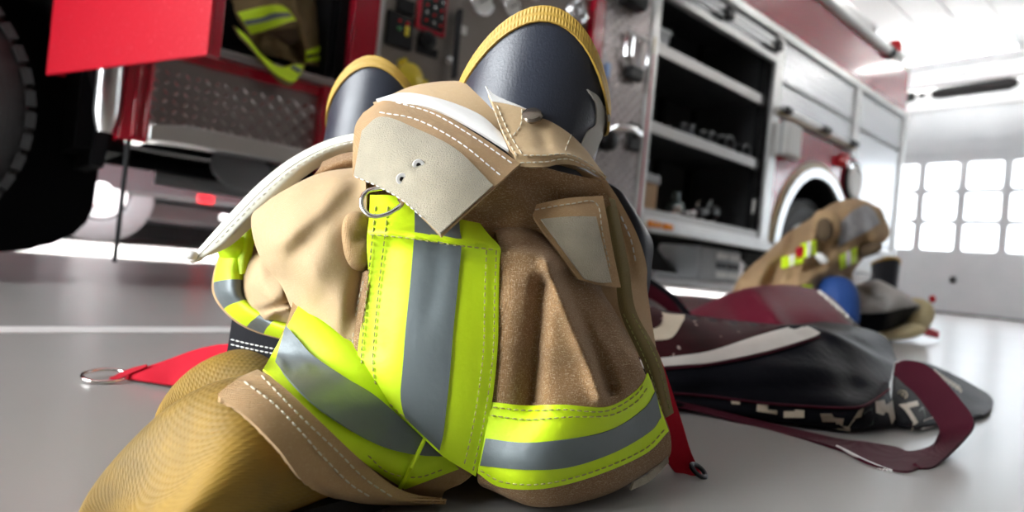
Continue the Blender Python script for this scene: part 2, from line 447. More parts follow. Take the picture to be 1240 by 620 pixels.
# wheels -----------------------------------------------------------------
def wheel(x, y, R, side, hub, name='wheel'):
    s = side                                  # -1: outer face towards -Y
    w = MB()
    w.lathe([(.05, .0), (.14, .0), (.15, .06), (.20, .10), (R*.50, .11), (R*.56, .03), (R*.58, .03), (R*.58, .26)], (x, y, R), (0, -s, 0), 40)
    wo = part(name, w, hub)
    t = MB(); W = .29
    prof = [(R*.57, .03), (R*.63, .005), (R*.70, .0), (R*.71, .006), (R*.76, .004), (R*.77, -.002), (R*.86, .002), (R*.87, .008), (R*.93, .016), (R*.965, .03), (R*.97, W-.03), (R*.93, W-.01), (R*.7, W), (R*.57, W-.03)]
    t.lathe(prof, (x, y, R), (0, -s, 0), 56, closed=True)
    to = obj('tyre', t, M_TIRE, wo)
    lug = MB(); n = 46
    for i in range(n):
        a = 2*PI*i/n
        for k, (d0, d1) in enumerate(((.004, .075), (.085, .145), (.155, .215), (.222, .286))):
            aa = a+(k % 2)*PI/n
            rd = np.array([math.cos(aa), 0, math.sin(aa)]); tg = np.array([-math.sin(aa), 0, math.cos(aa)])
            c = np.array([x, y-s*(d0+d1)/2, R])+rd*(R*.975)
            lug.obox(c, rd*R*.05, tg*(2*PI*R/n*.68), np.array([0, 1., 0])*(d1-d0))
    lo = obj('tread_block', lug, M_TIRE, wo); lo['kind'] = 'stuff'
    for i in range(10):
        a = 2*PI*i/10; c = np.array([x+.19*math.cos(a), y+s*.0, R+.19*math.sin(a)])
        b = MB(); b.cyl(c+np.array([0, -s*.09, 0]), c+np.array([0, s*.0+s*.0-s*.06, 0]), .016, 6); obj('lug_nut', b, M_CHROME, wo)
M_HUBW = mat('white_wheel', (.66, .67, .68), rough=.3, metal=.4)
wheel(-.35, 2.43, .5, -1, M_BLACK)
wheel(5.55, 2.47, .5, -1, M_HUBW)
wheel(-.35, 4.87, .5, 1, M_BLACK)
wheel(5.55, 4.83, .5, 1, M_BLACK)
m = MB()                                      # front wheel housing
arc = [(-.35+.66*math.cos(t), .5+.66*math.sin(t)) for t in np.linspace(PI*1.05, -.05*PI, 20)]
for (p, q) in zip(arc[:-1], arc[1:]): m.prism([p, q, (q[0]*1.0+(q[0]+.35)*.06, q[1]+(q[1]-.5)*.06), (p[0]+(p[0]+.35)*.06, p[1]+(p[1]-.5)*.06)], 2.47, 3.12)
m.box(-1.05, .38, 3.1, 3.14, .45, 1.3); m.box(.26, .40, 2.50, 3.1, .45, 1.15)
part('wheel_housing', m, M_CHASS)
cs = [(112, 255), (104, 270), (90, 283), (65, 295), (32, 303), (-20, 307), (-80, 300)]
pl = [tuple(onY(u, v, 2.85)[[0, 2]]) for u, v in cs]
m = MB(); m.prism([(-1.2, .5), (-1.2, .15)]+pl[::-1]+[(pl[0][0]+.04, 1.2), (-1.2, 1.2)], 2.85, 2.89); part('mud_flap', m, M_CHASS)

# cab ---------------------------------------------------------------------
def archpanel(x0, x1, ztop, zbot, ax, az, ar, y, th, n=40):
    m = MB(); xs = sorted(set(list(np.linspace(x0, x1, n))+[ax-ar, ax+ar]))
    xs = [x for x in xs if x0 <= x <= x1]
    def low(x):
        d = abs(x-ax); return max(zbot, az+math.sqrt(max(ar*ar-d*d, 0))) if d < ar else zbot
    for a, b in zip(xs[:-1], xs[1:]): m.prism([(a, low(a+1e-6)), (b, low(b-1e-6)), (b, ztop), (a, ztop)], y, y+th)
    return m
part('cab_side', archpanel(-2.0, .30, 1.55, .48, -.35, .5, .68, Y0+.02, .05), M_RED)
m = MB(); m.box(-2.05, 1.15, Y0+.02, Y1, 2.55, 2.65); m.box(-2.05, -2.0, Y0+.02, Y1, .5, 1.5); m.box(-2.0, 1.15, Y1-.05, Y1, 1.1, 2.55)
for (x, w) in ((-2.0, .1), (-.62, .1), (.18, .12)): m.box(x, x+w, Y0+.02, Y0+.08, 1.5, 2.55)
m.box(-2.05, -1.97, Y0+.02, Y1, 2.3, 2.55)
part('cab_shell', m, M_RED, bevel=.01)
m = MB(); m.box(.40, .42, Y0+.06, 3.4, .86, 2.5); m.box(1.06, 1.08, 2.46, 3.6, .86, 2.5); m.box(.40, 1.1, 3.6, 3.62, .86, 2.5); m.box(.4, 1.1, 2.5, 3.6, 2.48, 2.5)
part('crew_cabin_lining', m, M_CHASS)
m = MB(); m.box(.70, 1.06, 2.95, 3.58, .86, 1.28); m.box(.98, 1.06, 2.95, 3.58, 1.28, 1.9); part('crew_seat', m, M_CHASS, bevel=.03)
# step well below the crew door
m = MB(); m.prism([(.36, .487), (.445, .487), (.45, .86), (.375, .86)], Y0-.01, Y0+.12); m.box(.395, .41, Y0-.02, Y0-.01, .50, .85); m.box(.43, .44, Y0-.02, Y0-.01, .50, .85)
part('door_post', m, M_RED, bevel=.004)
m = MB()                                        # rounded bright trim at the wheel housing edge
prof = [(0, .49), (.0, .90)]
P = []
for z in np.linspace(.50, .92, 14):
    row = []
    for t in np.linspace(-PI/2, PI/2, 9):
        b = .03*max(0, 1-((z-.50)/.05)) if z < .55 else 0
        row.append((.327+(.034-b*.5)*math.sin(t), Y0-.028*math.cos(t)*(1-b*12 if b else 1)+.01, z))
    P.append(row)
m.sheet(np.array(P), .004, flip=True)
part('fender_trim', m, M_ALU)
m = MB(); m.box(.45, 1.05, Y0+.07, Y0+.085, .565, .80); riser = part('step_riser', m, M_TREAD)
def lozenges(m, o, ux, uz, nrm, w, h, pitch=.03, L=.024, T=.0085, H=.0045):
    o, ux, uz, nrm = [np.array(v, float) for v in (o, ux, uz, nrm)]
    nx, nz = int(w/pitch), int(h/pitch)
    for i in range(nx):
        for j in range(nz):
            c = o+ux*(i+.5)*pitch+uz*(j+.5)*pitch
            s = 1 if (i+j) % 2 else -1
            d = (ux+s*uz)/math.sqrt(2); e = (ux-s*uz)/math.sqrt(2)
            V = [c+d*L/2, c+e*T/2, c-d*L/2, c-e*T/2, c+nrm*H+d*L*.22, c+nrm*H-d*L*.22]
            F = [(0, 1, 4), (1, 5, 4), (1, 2, 5), (2, 3, 5), (3, 4, 5), (3, 0, 4)]
            if np.dot(np.cross(V[1]-V[0], V[4]-V[0]), nrm) < 0: F = [f[::-1] for f in F]
            m.add(V, F)
m = MB(); lozenges(m, (.452, Y0+.07, .57), (1, 0, 0), (0, 0, 1), (0, -1, 0), .597, .23, .033, .036, .013)
o = obj('tread_lug', m, M_LUG, riser); o['kind'] = 'stuff'
m = MB(); m.prism([(.445, .497), (.555, .503), (1.06, .505), (1.06, .565), (.555, .567), (.445, .548)], Y0-.03, Y0+.09); part('step_tread', m, M_ALU, bevel=.004)
m = MB(); m.box(.44, 1.09, Y0+.05, 2.6, .80, .84); m.box(1.045, 1.11, Y0+.01, Y0+.1, .5, .86); part('sill_panel', m, M_RED)
m = MB(); m.box(.44, 1.10, Y0, 3.6, .838, .868); fl = part('crew_floor', m, M_TREAD, bevel=.006)
m = MB(); lozenges(m, (.45, Y0+.005, .8685), (1, 0, 0), (0, 1, 0), (0, 0, 1), .64, .5, .03); o = obj('tread_lug', m, M_LUG, fl); o['kind'] = 'stuff'
# the open crew door, swung out towards the camera
hx, hy = .165, 2.36; dd = np.array([.33, -.944, 0]); dn = np.array([-.944, -.33, 0])
def dbox(s0, s1, t0, t1, z0, z1):
    c = np.array([hx, hy, 0])+dd*(s0+s1)/2+dn*(t0+t1)/2; c[2] = (z0+z1)/2
    m = MB(); m.obox(c, dd*(s1-s0), dn*(t1-t0), np.array([0, 0, z1-z0])); return m
DZ = .632; DW = .765
dr = part('crew_door', dbox(0, DW, -.0, .008, DZ, 1.55), M_REDD, bevel=.003)
m = dbox(DW-.022, DW-.002, -.03, 0, DZ+.004, 1.55); obj('door_edge', m, M_RED, dr, bevel=.003)
m = dbox(.0, .03, -.03, 0, DZ+.004, 1.55); obj('door_edge', m, M_RED, dr)
m = dbox(.04, DW-.03, -.03, -.026, DZ+.05, 1.5); obj('door_lining', m, M_BLACK, dr)
m = dbox(.0, DW, -.03, 0, 2.4, 2.5); m2 = dbox(0, .05, -.03, 0, 1.55, 2.4); m.add(m2.V, m2.F); m2 = dbox(DW-.05, DW, -.03, 0, 1.55, 2.4); m.add(m2.V, m2.F)
obj('window_frame', m, M_RED, dr)
m = dbox(.05, DW-.05, -.018, -.012, 1.55, 2.4); obj('pane', m, M_GLASS, dr)
m = MB(); m.tube([(.395, 2.41, .49), (.392, 2.405, .35), (.39, 2.40, .2), (.388, 2.40, .085)], .0075, 8); part('ground_strap', m, M_RUBBER)

# pump panel ---------------------------------------------------------------
m = MB(); m.box(1.09, 1.14, Y0+.05, Y0+.12, .80, 2.3); part('door_gasket', m, M_CHASS)  # dark strip standing in for the shaded gap beside the doorway
m = MB(); m.box(1.135, 1.25, Y0, Y0+.12, .80, 2.3); part('panel_edge', m, M_RED, bevel=.006)
m = MB(); m.box(1.245, 1.262, Y0-.006, Y0+.1, .80, 2.3); part('panel_trim', m, M_ALU)
m = MB(); m.box(1.25, 2.56, Y0+.05, Y0+.08, .72, 2.3); pp = part('pump_panel', m, M_STAIN, bevel=.004)
m = MB()
for x in (1.275, 1.85, 2.5):
    for z in (.8, .95, 1.09, 1.24, 1.4, 1.6): m.lathe([(.008, 0), (.007, .004), (0, .005)], (x, Y0+.05, z), (0, -1, 0), 8)
o = obj('rivet', m, M_CHROME, pp); o['kind'] = 'stuff'
def fixture(name, x0, x1, z0, z1, m_, th=.02, parent=pp, bev=.004):
    b = MB(); b.box(x0, x1, Y0+.05-th, Y0+.052, z0, z1); return obj(name, b, m_, parent, bevel=bev)
fixture('switch_panel', 1.305, 1.435, 1.095, 1.24, M_BLACK)
def lampdot(x, z, r, m_, y=Y0+.03):
    b = MB(); b.lathe([(r, 0), (r*.8, .006), (0, .009)], (x, y, z), (0, -1, 0), 12); obj('indicator_lamp', b, m_, pp)
lampdot(1.40, 1.205, .010, M_REDL); lampdot(1.40, 1.182, .012, M_YEL); lampdot(1.40, 1.160, .012, M_YEL); lampdot(1.36, 1.17, .009, M_GREEN); lampdot(1.36, 1.205, .007, M_REDL)
fixture('module', 1.345, 1.43, 1.25, 1.31, M_BLACK)
fixture('control_surround', 1.445, 1.605, 1.205, 1.40, M_RED, .012)
fixture('control_panel', 1.468, 1.59, 1.225, 1.385, M_BLACK, .02)
for x in (1.49, 1.53, 1.57):
    for z in (1.25, 1.285, 1.32, 1.355): lampdot(x, z, .007, M_CHROME if (x+z) % .07 > .03 else M_REDL)
b = MB(); b.box(1.465, 1.575, Y0+.04, Y0+.055, 1.105, 1.14); b.lathe([(.045, 0), (.04, .03), (.018, .035), (.018, .06), (0, .062)], (1.51, Y0+.05, 1.165), (0, -1, 0), 18)
obj('selector_knob', b, M_BLACK, pp)
b = MB(); b.tube([(1.66, Y0+.02, 1.35), (1.655, Y0+.015, 1.2), (1.65, Y0+.0, 1.03)], .021, 10, flat=.6); obj('lever_handle', b, M_BLACK, pp)
b = MB(); b.lathe([(.02, 0), (.02, .05), (0, .055)], (1.62, Y0+.05, 1.10), (0, -1, 0), 10); obj('lever_pivot', b, M_CHROME, pp)
fixture('label_plate', 1.69, 1.73, 1.26, 1.30, M_WHITEP, .006)
M_DIAL = mat('gauge_dial', (.75, .75, .72), rough=.3); M_NEEDLE = M_BLACK
def gauge(x, z, r, face=M_DIAL):
    b = MB(); b.lathe([(r*1.18, 0), (r*1.2, .02), (r*1.1, .03), (r, .026), (r, .012)], (x, Y0+.05, z), (0, -1, 0), 24, closed=False); g = obj('gauge', b, M_CHROME, pp)
    b = MB(); b.lathe([(r, .0), (0.0001, .0005)], (x, Y0+.034, z), (0, -1, 0), 24); obj('dial', b, face, pp)
    b = MB(); b.obox((x+r*.2, Y0+.031, z+r*.15), np.array([r*.8, 0, r*.6]), np.array([-r*.06, 0, r*.08]), np.array([0, .002, 0])); obj('needle', b, M_NEEDLE, pp)
gauge(1.79, 1.44, .062); gauge(2.42, 1.60, .055); gauge(2.28, 1.72, .06); gauge(2.5, 1.75, .05); gauge(2.1, 1.62, .06); gauge(2.30, 1.50, .035); gauge(2.45, 1.42, .035, M_BLACK); gauge(1.98, 1.48, .05)
for (x, z) in ((2.42, 1.60), (2.2, 1.38)):
    b = MB(); b.torus((x, Y0-.0, z), (0, -1, 0), .055, .012, 24, 8); b.cyl((x, Y0+.05, z), (x, Y0-.01, z), .02, 10)
    for k in range(3): b.cyl((x, Y0, z), (x+.055*math.cos(k*2.1), Y0, z+.055*math.sin(k*2.1)), .006, 6)
    obj('valve_wheel', b, M_CHROME, pp)
b = MB(); b.lathe([(.05, 0), (.065, .03), (.065, .09), (.05, .10), (.02, .11), (0, .112)], (1.40, Y0+.05, .955), (0, -1, 0), 20); 
for k in range(3): b.obox((1.40+.07*math.cos(k*2.09), Y0-.02, .955+.07*math.sin(k*2.09)), np.array([.03*math.cos(k*2.09), 0, .03*math.sin(k*2.09)]), np.array([0, .05, 0]), np.array([-.02*math.sin(k*2.09), 0, .02*math.cos(k*2.09)]))
obj('outlet_cap', b, M_YEL, pp)
for (x, z) in ((1.85, .98), (2.25, 1.0)):
    b = MB(); b.lathe([(.10, 0), (.10, .02), (.075, .03), (.075, .12), (.085, .125), (.085, .17), (0, .175)], (x, Y0+.05, z), (0, -1, 0), 24); obj('outlet', b, M_CHROME, pp)
# red upright and the tread plate bay
m = MB(); m.box(2.545, 2.635, Y0-.004, Y0+.08, .60, 2.3); part('panel_edge', m, M_RED, bevel=.006)
m = MB(); m.box(2.635, 3.05, Y0, Y0+.06, .60, 2.3); tp = part('tread_bay', m, M_TREAD)
m = MB(); lozenges(m, (2.64, Y0, .61), (1, 0, 0), (0, 0, 1), (0, -1, 0), .41, 1.5, .033, .036, .013); o = obj('tread_lug', m, M_LUG, tp); o['kind'] = 'stuff'
# folding step
b = MB()
px = [2.80, 2.86, 2.93, 3.0]
for k, x in enumerate(px): b.tube([(x, Y0-.035, 1.60-.0*k), (x, Y0-.035, 1.46), (2.90+(x-2.9)*.45, Y0-.03, 1.40)], .011, 8)
b.tube([(2.785, Y0-.035, 1.60), (3.015, Y0-.035, 1.60)], .013, 8); obj('folding_step', b, M_CHROME, tp)
b = MB(); b.box(2.84, 2.97, Y0-.05, Y0, 1.345, 1.42); obj('step_hinge', b, M_BLACK, tp, bevel=.01)
b = MB(); b.tube([(2.70, Y0-.02, .99), (2.72, Y0-.08, 1.02), (2.85, Y0-.09, 1.04), (2.95, Y0-.07, 1.03), (2.97, Y0, 1.02)], .022, 10); obj('grab_handle', b, M_CHROME, tp)
b = MB(); b.box(2.92, 3.03, Y0-.03, Y0, .94, 1.10); obj('latch_base', b, M_BLACK, tp, bevel=.01)
b = MB(); b.lathe([(.06, 0), (.06, .06), (.035, .08), (0, .082)], (2.72, Y0, .95), (0, -1, 0), 16); obj('latch_knob', b, M_BLACK, tp, bevel=.01)
b = MB(); b.box(2.72, 2.90, Y0-.09, Y0, 1.74, 1.84); b.tube([(2.66, Y0-.05, 1.80), (2.78, Y0-.1, 1.79), (2.9, Y0-.06, 1.82)], .022, 8); obj('hose_bracket', b, M_BLACK, tp, bevel=.012)
b = MB(); b.box(2.675, 2.71, Y0-.01, Y0, 1.31, 1.39); obj('tag', b, M_BLUET, tp)

# equipment body -------------------------------------------------------------
m = MB(); m.box(3.055, 3.135, Y0-.012, Y0+.05, .50, 2.2); post = part('corner_post', m, M_SAT, bevel=.006)
b = MB(); b.box(3.078, 3.094, Y0-.015, Y0-.011, .50, 1.55); obj('pinstripe', b, M_RED, post)
b = MB(); b.box(3.078, 3.094, Y0-.015, Y0-.011, 1.55, 1.66); obj('pinstripe', b, M_BROWNT, post)
CX0, CX1, CY, CZ0, CZ1 = 3.14, 4.62, 3.05, .60, 2.16
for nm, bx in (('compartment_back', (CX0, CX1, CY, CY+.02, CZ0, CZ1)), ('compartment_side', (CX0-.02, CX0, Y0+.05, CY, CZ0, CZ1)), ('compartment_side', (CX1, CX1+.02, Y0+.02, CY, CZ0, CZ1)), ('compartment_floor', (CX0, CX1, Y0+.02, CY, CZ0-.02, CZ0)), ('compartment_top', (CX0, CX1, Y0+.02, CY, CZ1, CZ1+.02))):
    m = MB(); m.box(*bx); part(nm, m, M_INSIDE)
m = MB(); m.box(CX0, CX1-.02, Y0+.01, Y0+.05, .575, .625); part('sill_rail', m, M_SHELF, bevel=.006)
for z in (1.625, 1.13):
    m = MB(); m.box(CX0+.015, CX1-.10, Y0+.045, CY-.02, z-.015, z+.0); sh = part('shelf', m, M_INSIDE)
    b = MB(); b.box(CX0+.015, CX1-.11, Y0+.03, Y0+.05, z-.03, z+.045); obj('shelf_edge', b, M_SHELF, sh, bevel=.005)
    b = MB(); b.box(CX1-.115, CX1-.02, Y0+.035, Y0+.1, z-.035, z+.05); obj('shelf_bracket', b, M_BLACK, sh, bevel=.006)
for x in (4.05, 4.50):
    m = MB(); m.box(x, x+.04, CY-.06, CY-.02, CZ0, CZ1); part('shelf_rail', m, M_BLACK)
m = MB(); m.box(CX1-.05, CX1-.02, Y0+.06, Y0+.10, CZ0, CZ1); part('shelf_rail', m, M_BLACK)
# posts, rails
for (x0, x1, z0) in ((4.62, 4.75, .50), (6.19, 6.33, 1.5), (7.50, 7.62, .50)):
    m = MB(); m.box(x0, x1, Y0-.008, Y0+.06, z0, 2.16); part('door_post', m, M_SAT, bevel=.006)
m = MB(); m.box(3.055, 7.62, Y0-.02, Y0+.06, 2.15, 2.215); part('top_rail', m, M_SAT, bevel=.006)
m = MB(); m.box(3.06, 4.90, Y0-.025, Y0+.06, .485, .55); m.box(3.06, 4.90, Y0-.012, Y0+.06, .55, .575); part('rub_rail', m, M_SAT, bevel=.006)
b = MB(); b.box(3.17, 3.30, Y0-.045, Y0-.02, .505, .545); b.box(3.33, 3.42, Y0-.045, Y0-.02, .505, .545); part('marker_lamp', b, M_AMBER, bevel=.008)
# shutters
def shutter(x0, x1, z0, z1, name, gap=None):
    m = MB(); n = int((z1-z0)/.052); hh = (z1-z0)/n
    for i in range(n):
        a = z0+i*hh; m.box(x0, x1, Y0+.012, Y0+.03, a, a+hh-.004)
    s = part('shutter', m, M_SHUT, bevel=.003)
    if gap:
        b = MB(); b.box(x0, x1, Y0+.004, Y0+.012, gap-.018, gap+.018); obj('shutter_seam', b, M_GREY, s)
    b = MB(); b.box(x0+.01, x1-.01, Y0-.02, Y0+.03, z0-.05, z0); obj('shutter_bar', b, M_SAT, s, bevel=.006)
    return s
s1 = shutter(3.15, 4.61, 1.985, 2.145, 'upper')
b = MB(); b.tube([(3.2, Y0-.045, 2.06), (4.5, Y0-.045, 2.06)], .012, 8); b.tube([(3.2, Y0-.04, 2.02), (4.5, Y0-.04, 2.02)], .01, 8); obj('lift_bar', b, M_ALU, s1)
for x in (3.78, 4.50):
    b = MB(); b.box(x, x+.09, Y0-.075, Y0-.0, 2.0, 2.085); obj('bar_latch', b, M_BLACK, s1, bevel=.015)
s2 = shutter(4.76, 6.18, 1.60, 2.145, 'middle', 1.825)
b = MB(); b.box(4.70, 6.22, Y0-.03, Y0-.018, 1.555, 1.575); obj('gold_strip', b, M_BROWNT, s2)
b = MB(); b.tube([(4.72, Y0-.05, 1.60), (6.2, Y0-.05, 1.585)], .014, 8); obj('lift_bar', b, M_ALU, s2)
for x, w in ((4.72, .11), (5.42, .16), (6.02, .16)):
    b = MB(); b.box(x, x+w, Y0-.08, Y0-.02, 1.57, 1.62); obj('bar_latch', b, M_BLACK, s2, bevel=.012)
s3 = shutter(6.34, 7.49, .70, 2.145, 'rear', 1.80)
# red quarter panel round the rear wheel
part('wheel_arch_panel', archpanel(4.75, 6.34, 1.53, .50, 5.55, .52, .74, Y0, .05, 60), M_RED)
def ring(r0, r1, y, th, m_, nm, a0=-.02*PI, a1=1.02*PI):
    m = MB(); ts = np.linspace(a0, a1, 44)
    for t, u in zip(ts[:-1], ts[1:]):
        m.prism([(5.55+r0*math.cos(u), .52+r0*math.sin(u)), (5.55+r0*math.cos(t), .52+r0*math.sin(t)), (5.55+r1*math.cos(t), .52+r1*math.sin(t)), (5.55+r1*math.cos(u), .52+r1*math.sin(u))], y, y+th)
    return part(nm, m, m_)
ring(.665, .745, Y0-.035, .07, M_SHUT, 'wheel_arch_trim'); ring(.745, .80, Y0-.012, .02, M_BROWNT, 'arch_stripe')
ring(.66, .68, Y0, .75, M_CHASS, 'wheel_housing'); m = MB(); m.box(4.85, 6.25, 3.14, 3.16, .45, 1.25); part('wheel_housing', m, M_CHASS)
m = MB(); m.box(4.72, 4.98, Y0-.10, Y0, 1.24, 1.50); bx = part('control_box', m, M_WHITEP, bevel=.02)
m = MB(); m.box(4.71, 4.99, Y0-.06, Y0-.045, 1.235, 1.505); obj('box_seam', m, M_GREY, bx)
m = MB(); m.lathe([(.06, 0), (.06, .05), (.05, .07), (0, .075)], (5.98, Y0, 1.42), (0, -1, 0), 18); part('marker_light', m, M_REDL)
m = MB(); m.lathe([(.05, 0), (.05, .03), (.03, .05), (0, .052)], (6.12, Y0, 1.40), (0, -1, 0), 18); part('reflector', m, M_CHROME)
m = MB(); m.lathe([(.16, 0), (.165, .02), (.15, .05), (.12, .055), (.11, .045), (0, .045)], (6.26, Y0, 1.27), (0, -1, 0), 28); part('filler_cap', m, M_WHITEP)
m = MB(); m.torus((6.26, Y0-.02, 1.27), (0, -1, 0), .17, .02, 28, 8); part('filler_ring', m, M_BLACK)
m = MB(); m.box(6.2, 7.62, Y0+.02, Y0+.06, .50, .70); m.box(4.75, 7.62, Y0-.02, Y0+.02, .46, .50) if False else None; part('rear_skirt', m, M_SAT)
# hose bed wall, roof equipment, rear end
m = MB(); m.box(1.12, 7.60, Y0+.015, Y0+.06, 2.21, 2.70); part('hose_bed_panel', m, M_RED)
m = MB(); m.box(1.12, 7.62, Y0, Y0+.07, 2.69, 2.72); part('hose_bed_rail', m, M_SAT, bevel=.006)
m = MB(); m.box(7.58, 7.62, Y0+.06, Y1, .5, 2.7); m.box(3.1, 7.6, Y1-.06, Y1, .5, 2.7); m.box(1.12, 7.6, Y0+.06, Y1-.06, 2.2, 2.22); m.box(3.06, 3.10, Y0+.06, Y1, .6, 2.2); m.box(4.66, 4.70, Y0+.06, CY+.02, .6, 2.2); m.box(3.10, 7.58, CY+.05, CY+.09, .6, 2.2); m.box(1.12, 3.1, Y1-.06, Y1, .8, 2.3); m.box(1.12, 1.16, 2.6, Y1, .7, 2.2)
part('body_shell', m, M_RED)
for (xa, xb, y, z, r) in ((4.2, 6.62, 2.47, 2.81, .065), (4.2, 6.98, 2.40, 2.70, .05)):
    m = MB(); m.tube([(xa, y, z), (xb-.12, y, z)], r, 16); h = part('suction_hose', m, M_HOSE)
    b = MB(); b.tube([(xb-.12, y, z), (xb-.10, y, z), (xb, y, z)], [r*1.02, r*1.25, r*1.2], 16); obj('coupling', b, M_CHROME if y > 2.45 else M_BLACK, h)
b = MB(); b.box(6.62, 6.75, 2.46, 2.49, 2.79, 2.81); part('hose_rest', b, M_BLACK)
b = MB(); b.lathe([(.07, 0), (.07, .10), (.05, .15), (0, .155)], (7.25, 2.46, 2.77), (0, 0, 1), 18); bc = part('beacon', b, M_REDL)
b = MB(); b.lathe([(.09, 0), (.085, .06), (.07, .065)], (7.25, 2.46, 2.715), (0, 0, 1), 18); obj('beacon_base', b, M_WHITEP, bc)
# stowage under the body: a louvred vent box and mud guard
m = MB(); m.box(4.02, 4.60, Y0+.12, 2.9, .20, .46); vb = part('vent_box', m, M_GREY, bevel=.02)
for k in range(3):
    for q in range(2):
        b = MB(); b.box(4.24+q*.17, 4.38+q*.17, Y0+.108, Y0+.125, .24+k*.07, .285+k*.07); obj('louvre', b, M_WHITEP if k != 1 else M_BLACK, vb)
m = MB(); P = [[(3.55+.5*s, Y0+.3+.25*w, .46-.22*math.sin(s*PI/2)**2) for w in (0, 1)] for s in np.linspace(0, 1, 10)]
m.sheet(np.array(P), .01); part('splash_guard', m, M_RUBBER)
m = MB(); m.box(6.25, 7.62, Y0-.03, Y0+.04, .44, .50)
for k in range(3): m.box(6.5, 7.7, Y0-.03+.0, Y0+.2, .38-.05*k, .40-.05*k)
part('rear_step', m, M_SAT, bevel=.006)

# things stowed in the open compartment ---------------------------------------
def bin_box(x0, x1, y0, y1, z0, z1, lab, m_, name='storage_bin'):
    t = thing(name, lab, 'bin', ((x0+x1)/2, (y0+y1)/2, z0))
    m = MB(); w = .006; e = .012
    V = [(x0+e, y0+e, z0), (x1-e, y0+e, z0), (x1-e, y1-e, z0), (x0+e, y1-e, z0), (x0, y0, z1), (x1, y0, z1), (x1, y1, z1), (x0, y1, z1)]
    V += [(x0+e+w, y0+e+w, z0+w), (x1-e-w, y0+e+w, z0+w), (x1-e-w, y1-e-w, z0+w), (x0+e+w, y1-e-w, z0+w), (x0+w, y0+w, z1), (x1-w, y0+w, z1), (x1-w, y1-w, z1), (x0+w, y1-w, z1)]
    F = [(3, 2, 1, 0), (0, 1, 5, 4), (1, 2, 6, 5), (2, 3, 7, 6), (3, 0, 4, 7), (8, 9, 10, 11), (9, 8, 12, 13), (10, 9, 13, 14), (11, 10, 14, 15), (8, 11, 15, 12), (4, 5, 13, 12), (5, 6, 14, 13), (6, 7, 15, 14), (7, 4, 12, 15)]
    m.add(V, F); obj('tub', m, m_, t)
    m = MB(); m.box(x0-.008, x1+.008, y0-.008, y0, z1-.02, z1+.005); m.box(x0-.008, x1+.008, y1, y1+.008, z1-.02, z1+.005); m.box(x0-.008, x0, y0, y1, z1-.02, z1+.005); m.box(x1, x1+.008, y0, y1, z1-.02, z1+.005)
    obj('rim', m, m_, t); return t
bin_box(3.17, 3.36, Y0+.08, 2.85, 1.625, 1.79, 'translucent grey plastic bin at the left end of the top shelf', M_BIN)
t = thing('cardboard_box', 'brown cardboard box under a grey lid on the compartment floor', 'box', (3.28, 2.62, .60))
m = MB(); m.box(3.17, 3.38, Y0+.08, 2.8, .60, .80); obj('carton', m, M_CARD, t, bevel=.004)
m = MB(); m.box(3.16, 3.39, Y0+.07, 2.81, .80, .86); obj('lid', m, M_GREY, t, bevel=.006)
M_GUN = mat('dark_metal', (.035, .036, .04), rough=.35, metal=.6)
def coupling(x, y, z, r, yaw, lab, group):
    t = thing('hose_coupling', lab, 'coupling', (x, y, z), group)
    ax = np.array([math.cos(yaw), math.sin(yaw), 0])
    c = np.array([x, y, z+r*1.16])
    m = MB(); m.lathe([(r*.7, -.09), (r, -.085), (r, -.03), (r*1.15, -.025), (r*1.15, .02), (r*.9, .025), (r*.9, .08), (r*.72, .085), (r*.62, .06), (r*.6, -.08)], c, ax, 20, closed=True); obj('body', m, M_GUN, t)
    m = MB(); m.lathe([(r*.9, .03), (r*1.0, .035), (r*1.0, .06), (r*.9, .065)], c, ax, 20, closed=True); obj('lock_ring', m, M_CHROME, t)
    for k in range(3):
        a = k*2.09+.4; u = np.cross(ax, [0, 0, 1]); v = np.array([0, 0, 1.])
        d = u*math.cos(a)+v*math.sin(a)
        if d[2] < -.6: continue
        m = MB(); m.obox(c+d*r*1.12, d*r*.28, ax*.035, np.cross(d, ax)*.03); obj('lug', m, M_GUN, t)
rng = random.Random(3)
words = ['first', 'second', 'third', 'fourth', 'fifth', 'sixth', 'seventh']
for i in range(7):
    x = 3.70+i*.125; y = Y0+.16+.20*(i % 2)
    coupling(x, y, 1.13, .068+.008*(i % 3 == 1), [1.9, 1.3, 1.75, 1.2, 1.6, 2.0, 1.5][i], 'dark hose coupling with bright lock ring, %s from the left on the middle shelf' % words[i], 'couplings on the middle shelf')
t = thing('coiled_hose', 'dark coiled hose standing at the left end of the middle shelf', 'hose', (3.42, 2.86, 1.13))
m = MB(); P = []
for k in range(90):
    a = k/90*2*PI*4; r = .13+.012*k/30; P.append((3.42+r*math.cos(a), 2.80+.12*k/90, 1.305+r*math.sin(a)*.98))
m.tube(P, .016, 8); obj('hose', m, M_BLACK, t)
t = thing('spray_nozzle', 'dark fire nozzle with pistol grip lying on the compartment floor', 'nozzle', (4.06, 2.55, .60))
c = np.array([4.06, 2.55, .70]); ax = np.array([.9, .2, .12]); ax /= np.linalg.norm(ax)
m = MB(); m.lathe([(.03, -.18), (.05, -.17), (.05, -.09), (.035, -.08), (.035, .02), (.065, .05), (.07, .15), (.055, .17), (.04, .14)], c, ax, 20); obj('barrel', m, M_GUN, t)
m = MB(); m.tube([c, c+np.array([-.02, 0, -.05]), c+np.array([-.05, 0, -.098])], .016, 8); obj('pistol_grip', m, M_BLACK, t)
m = MB(); m.tube([c+np.array([-.06, -.05, 0]), c+np.array([.0, -.05, .09]), c+np.array([.0, .05, .09]), c+np.array([-.06, .05, 0])], .008, 6); obj('bail', m, M_CHROME, t)
M_GREENG = mat('grey_green_metal', (.14, .17, .17), rough=.25, metal=.7)
t = thing('pressure_regulator', 'grey green valve body with two round ports on the compartment floor', 'valve', (3.70, 2.56, .60))
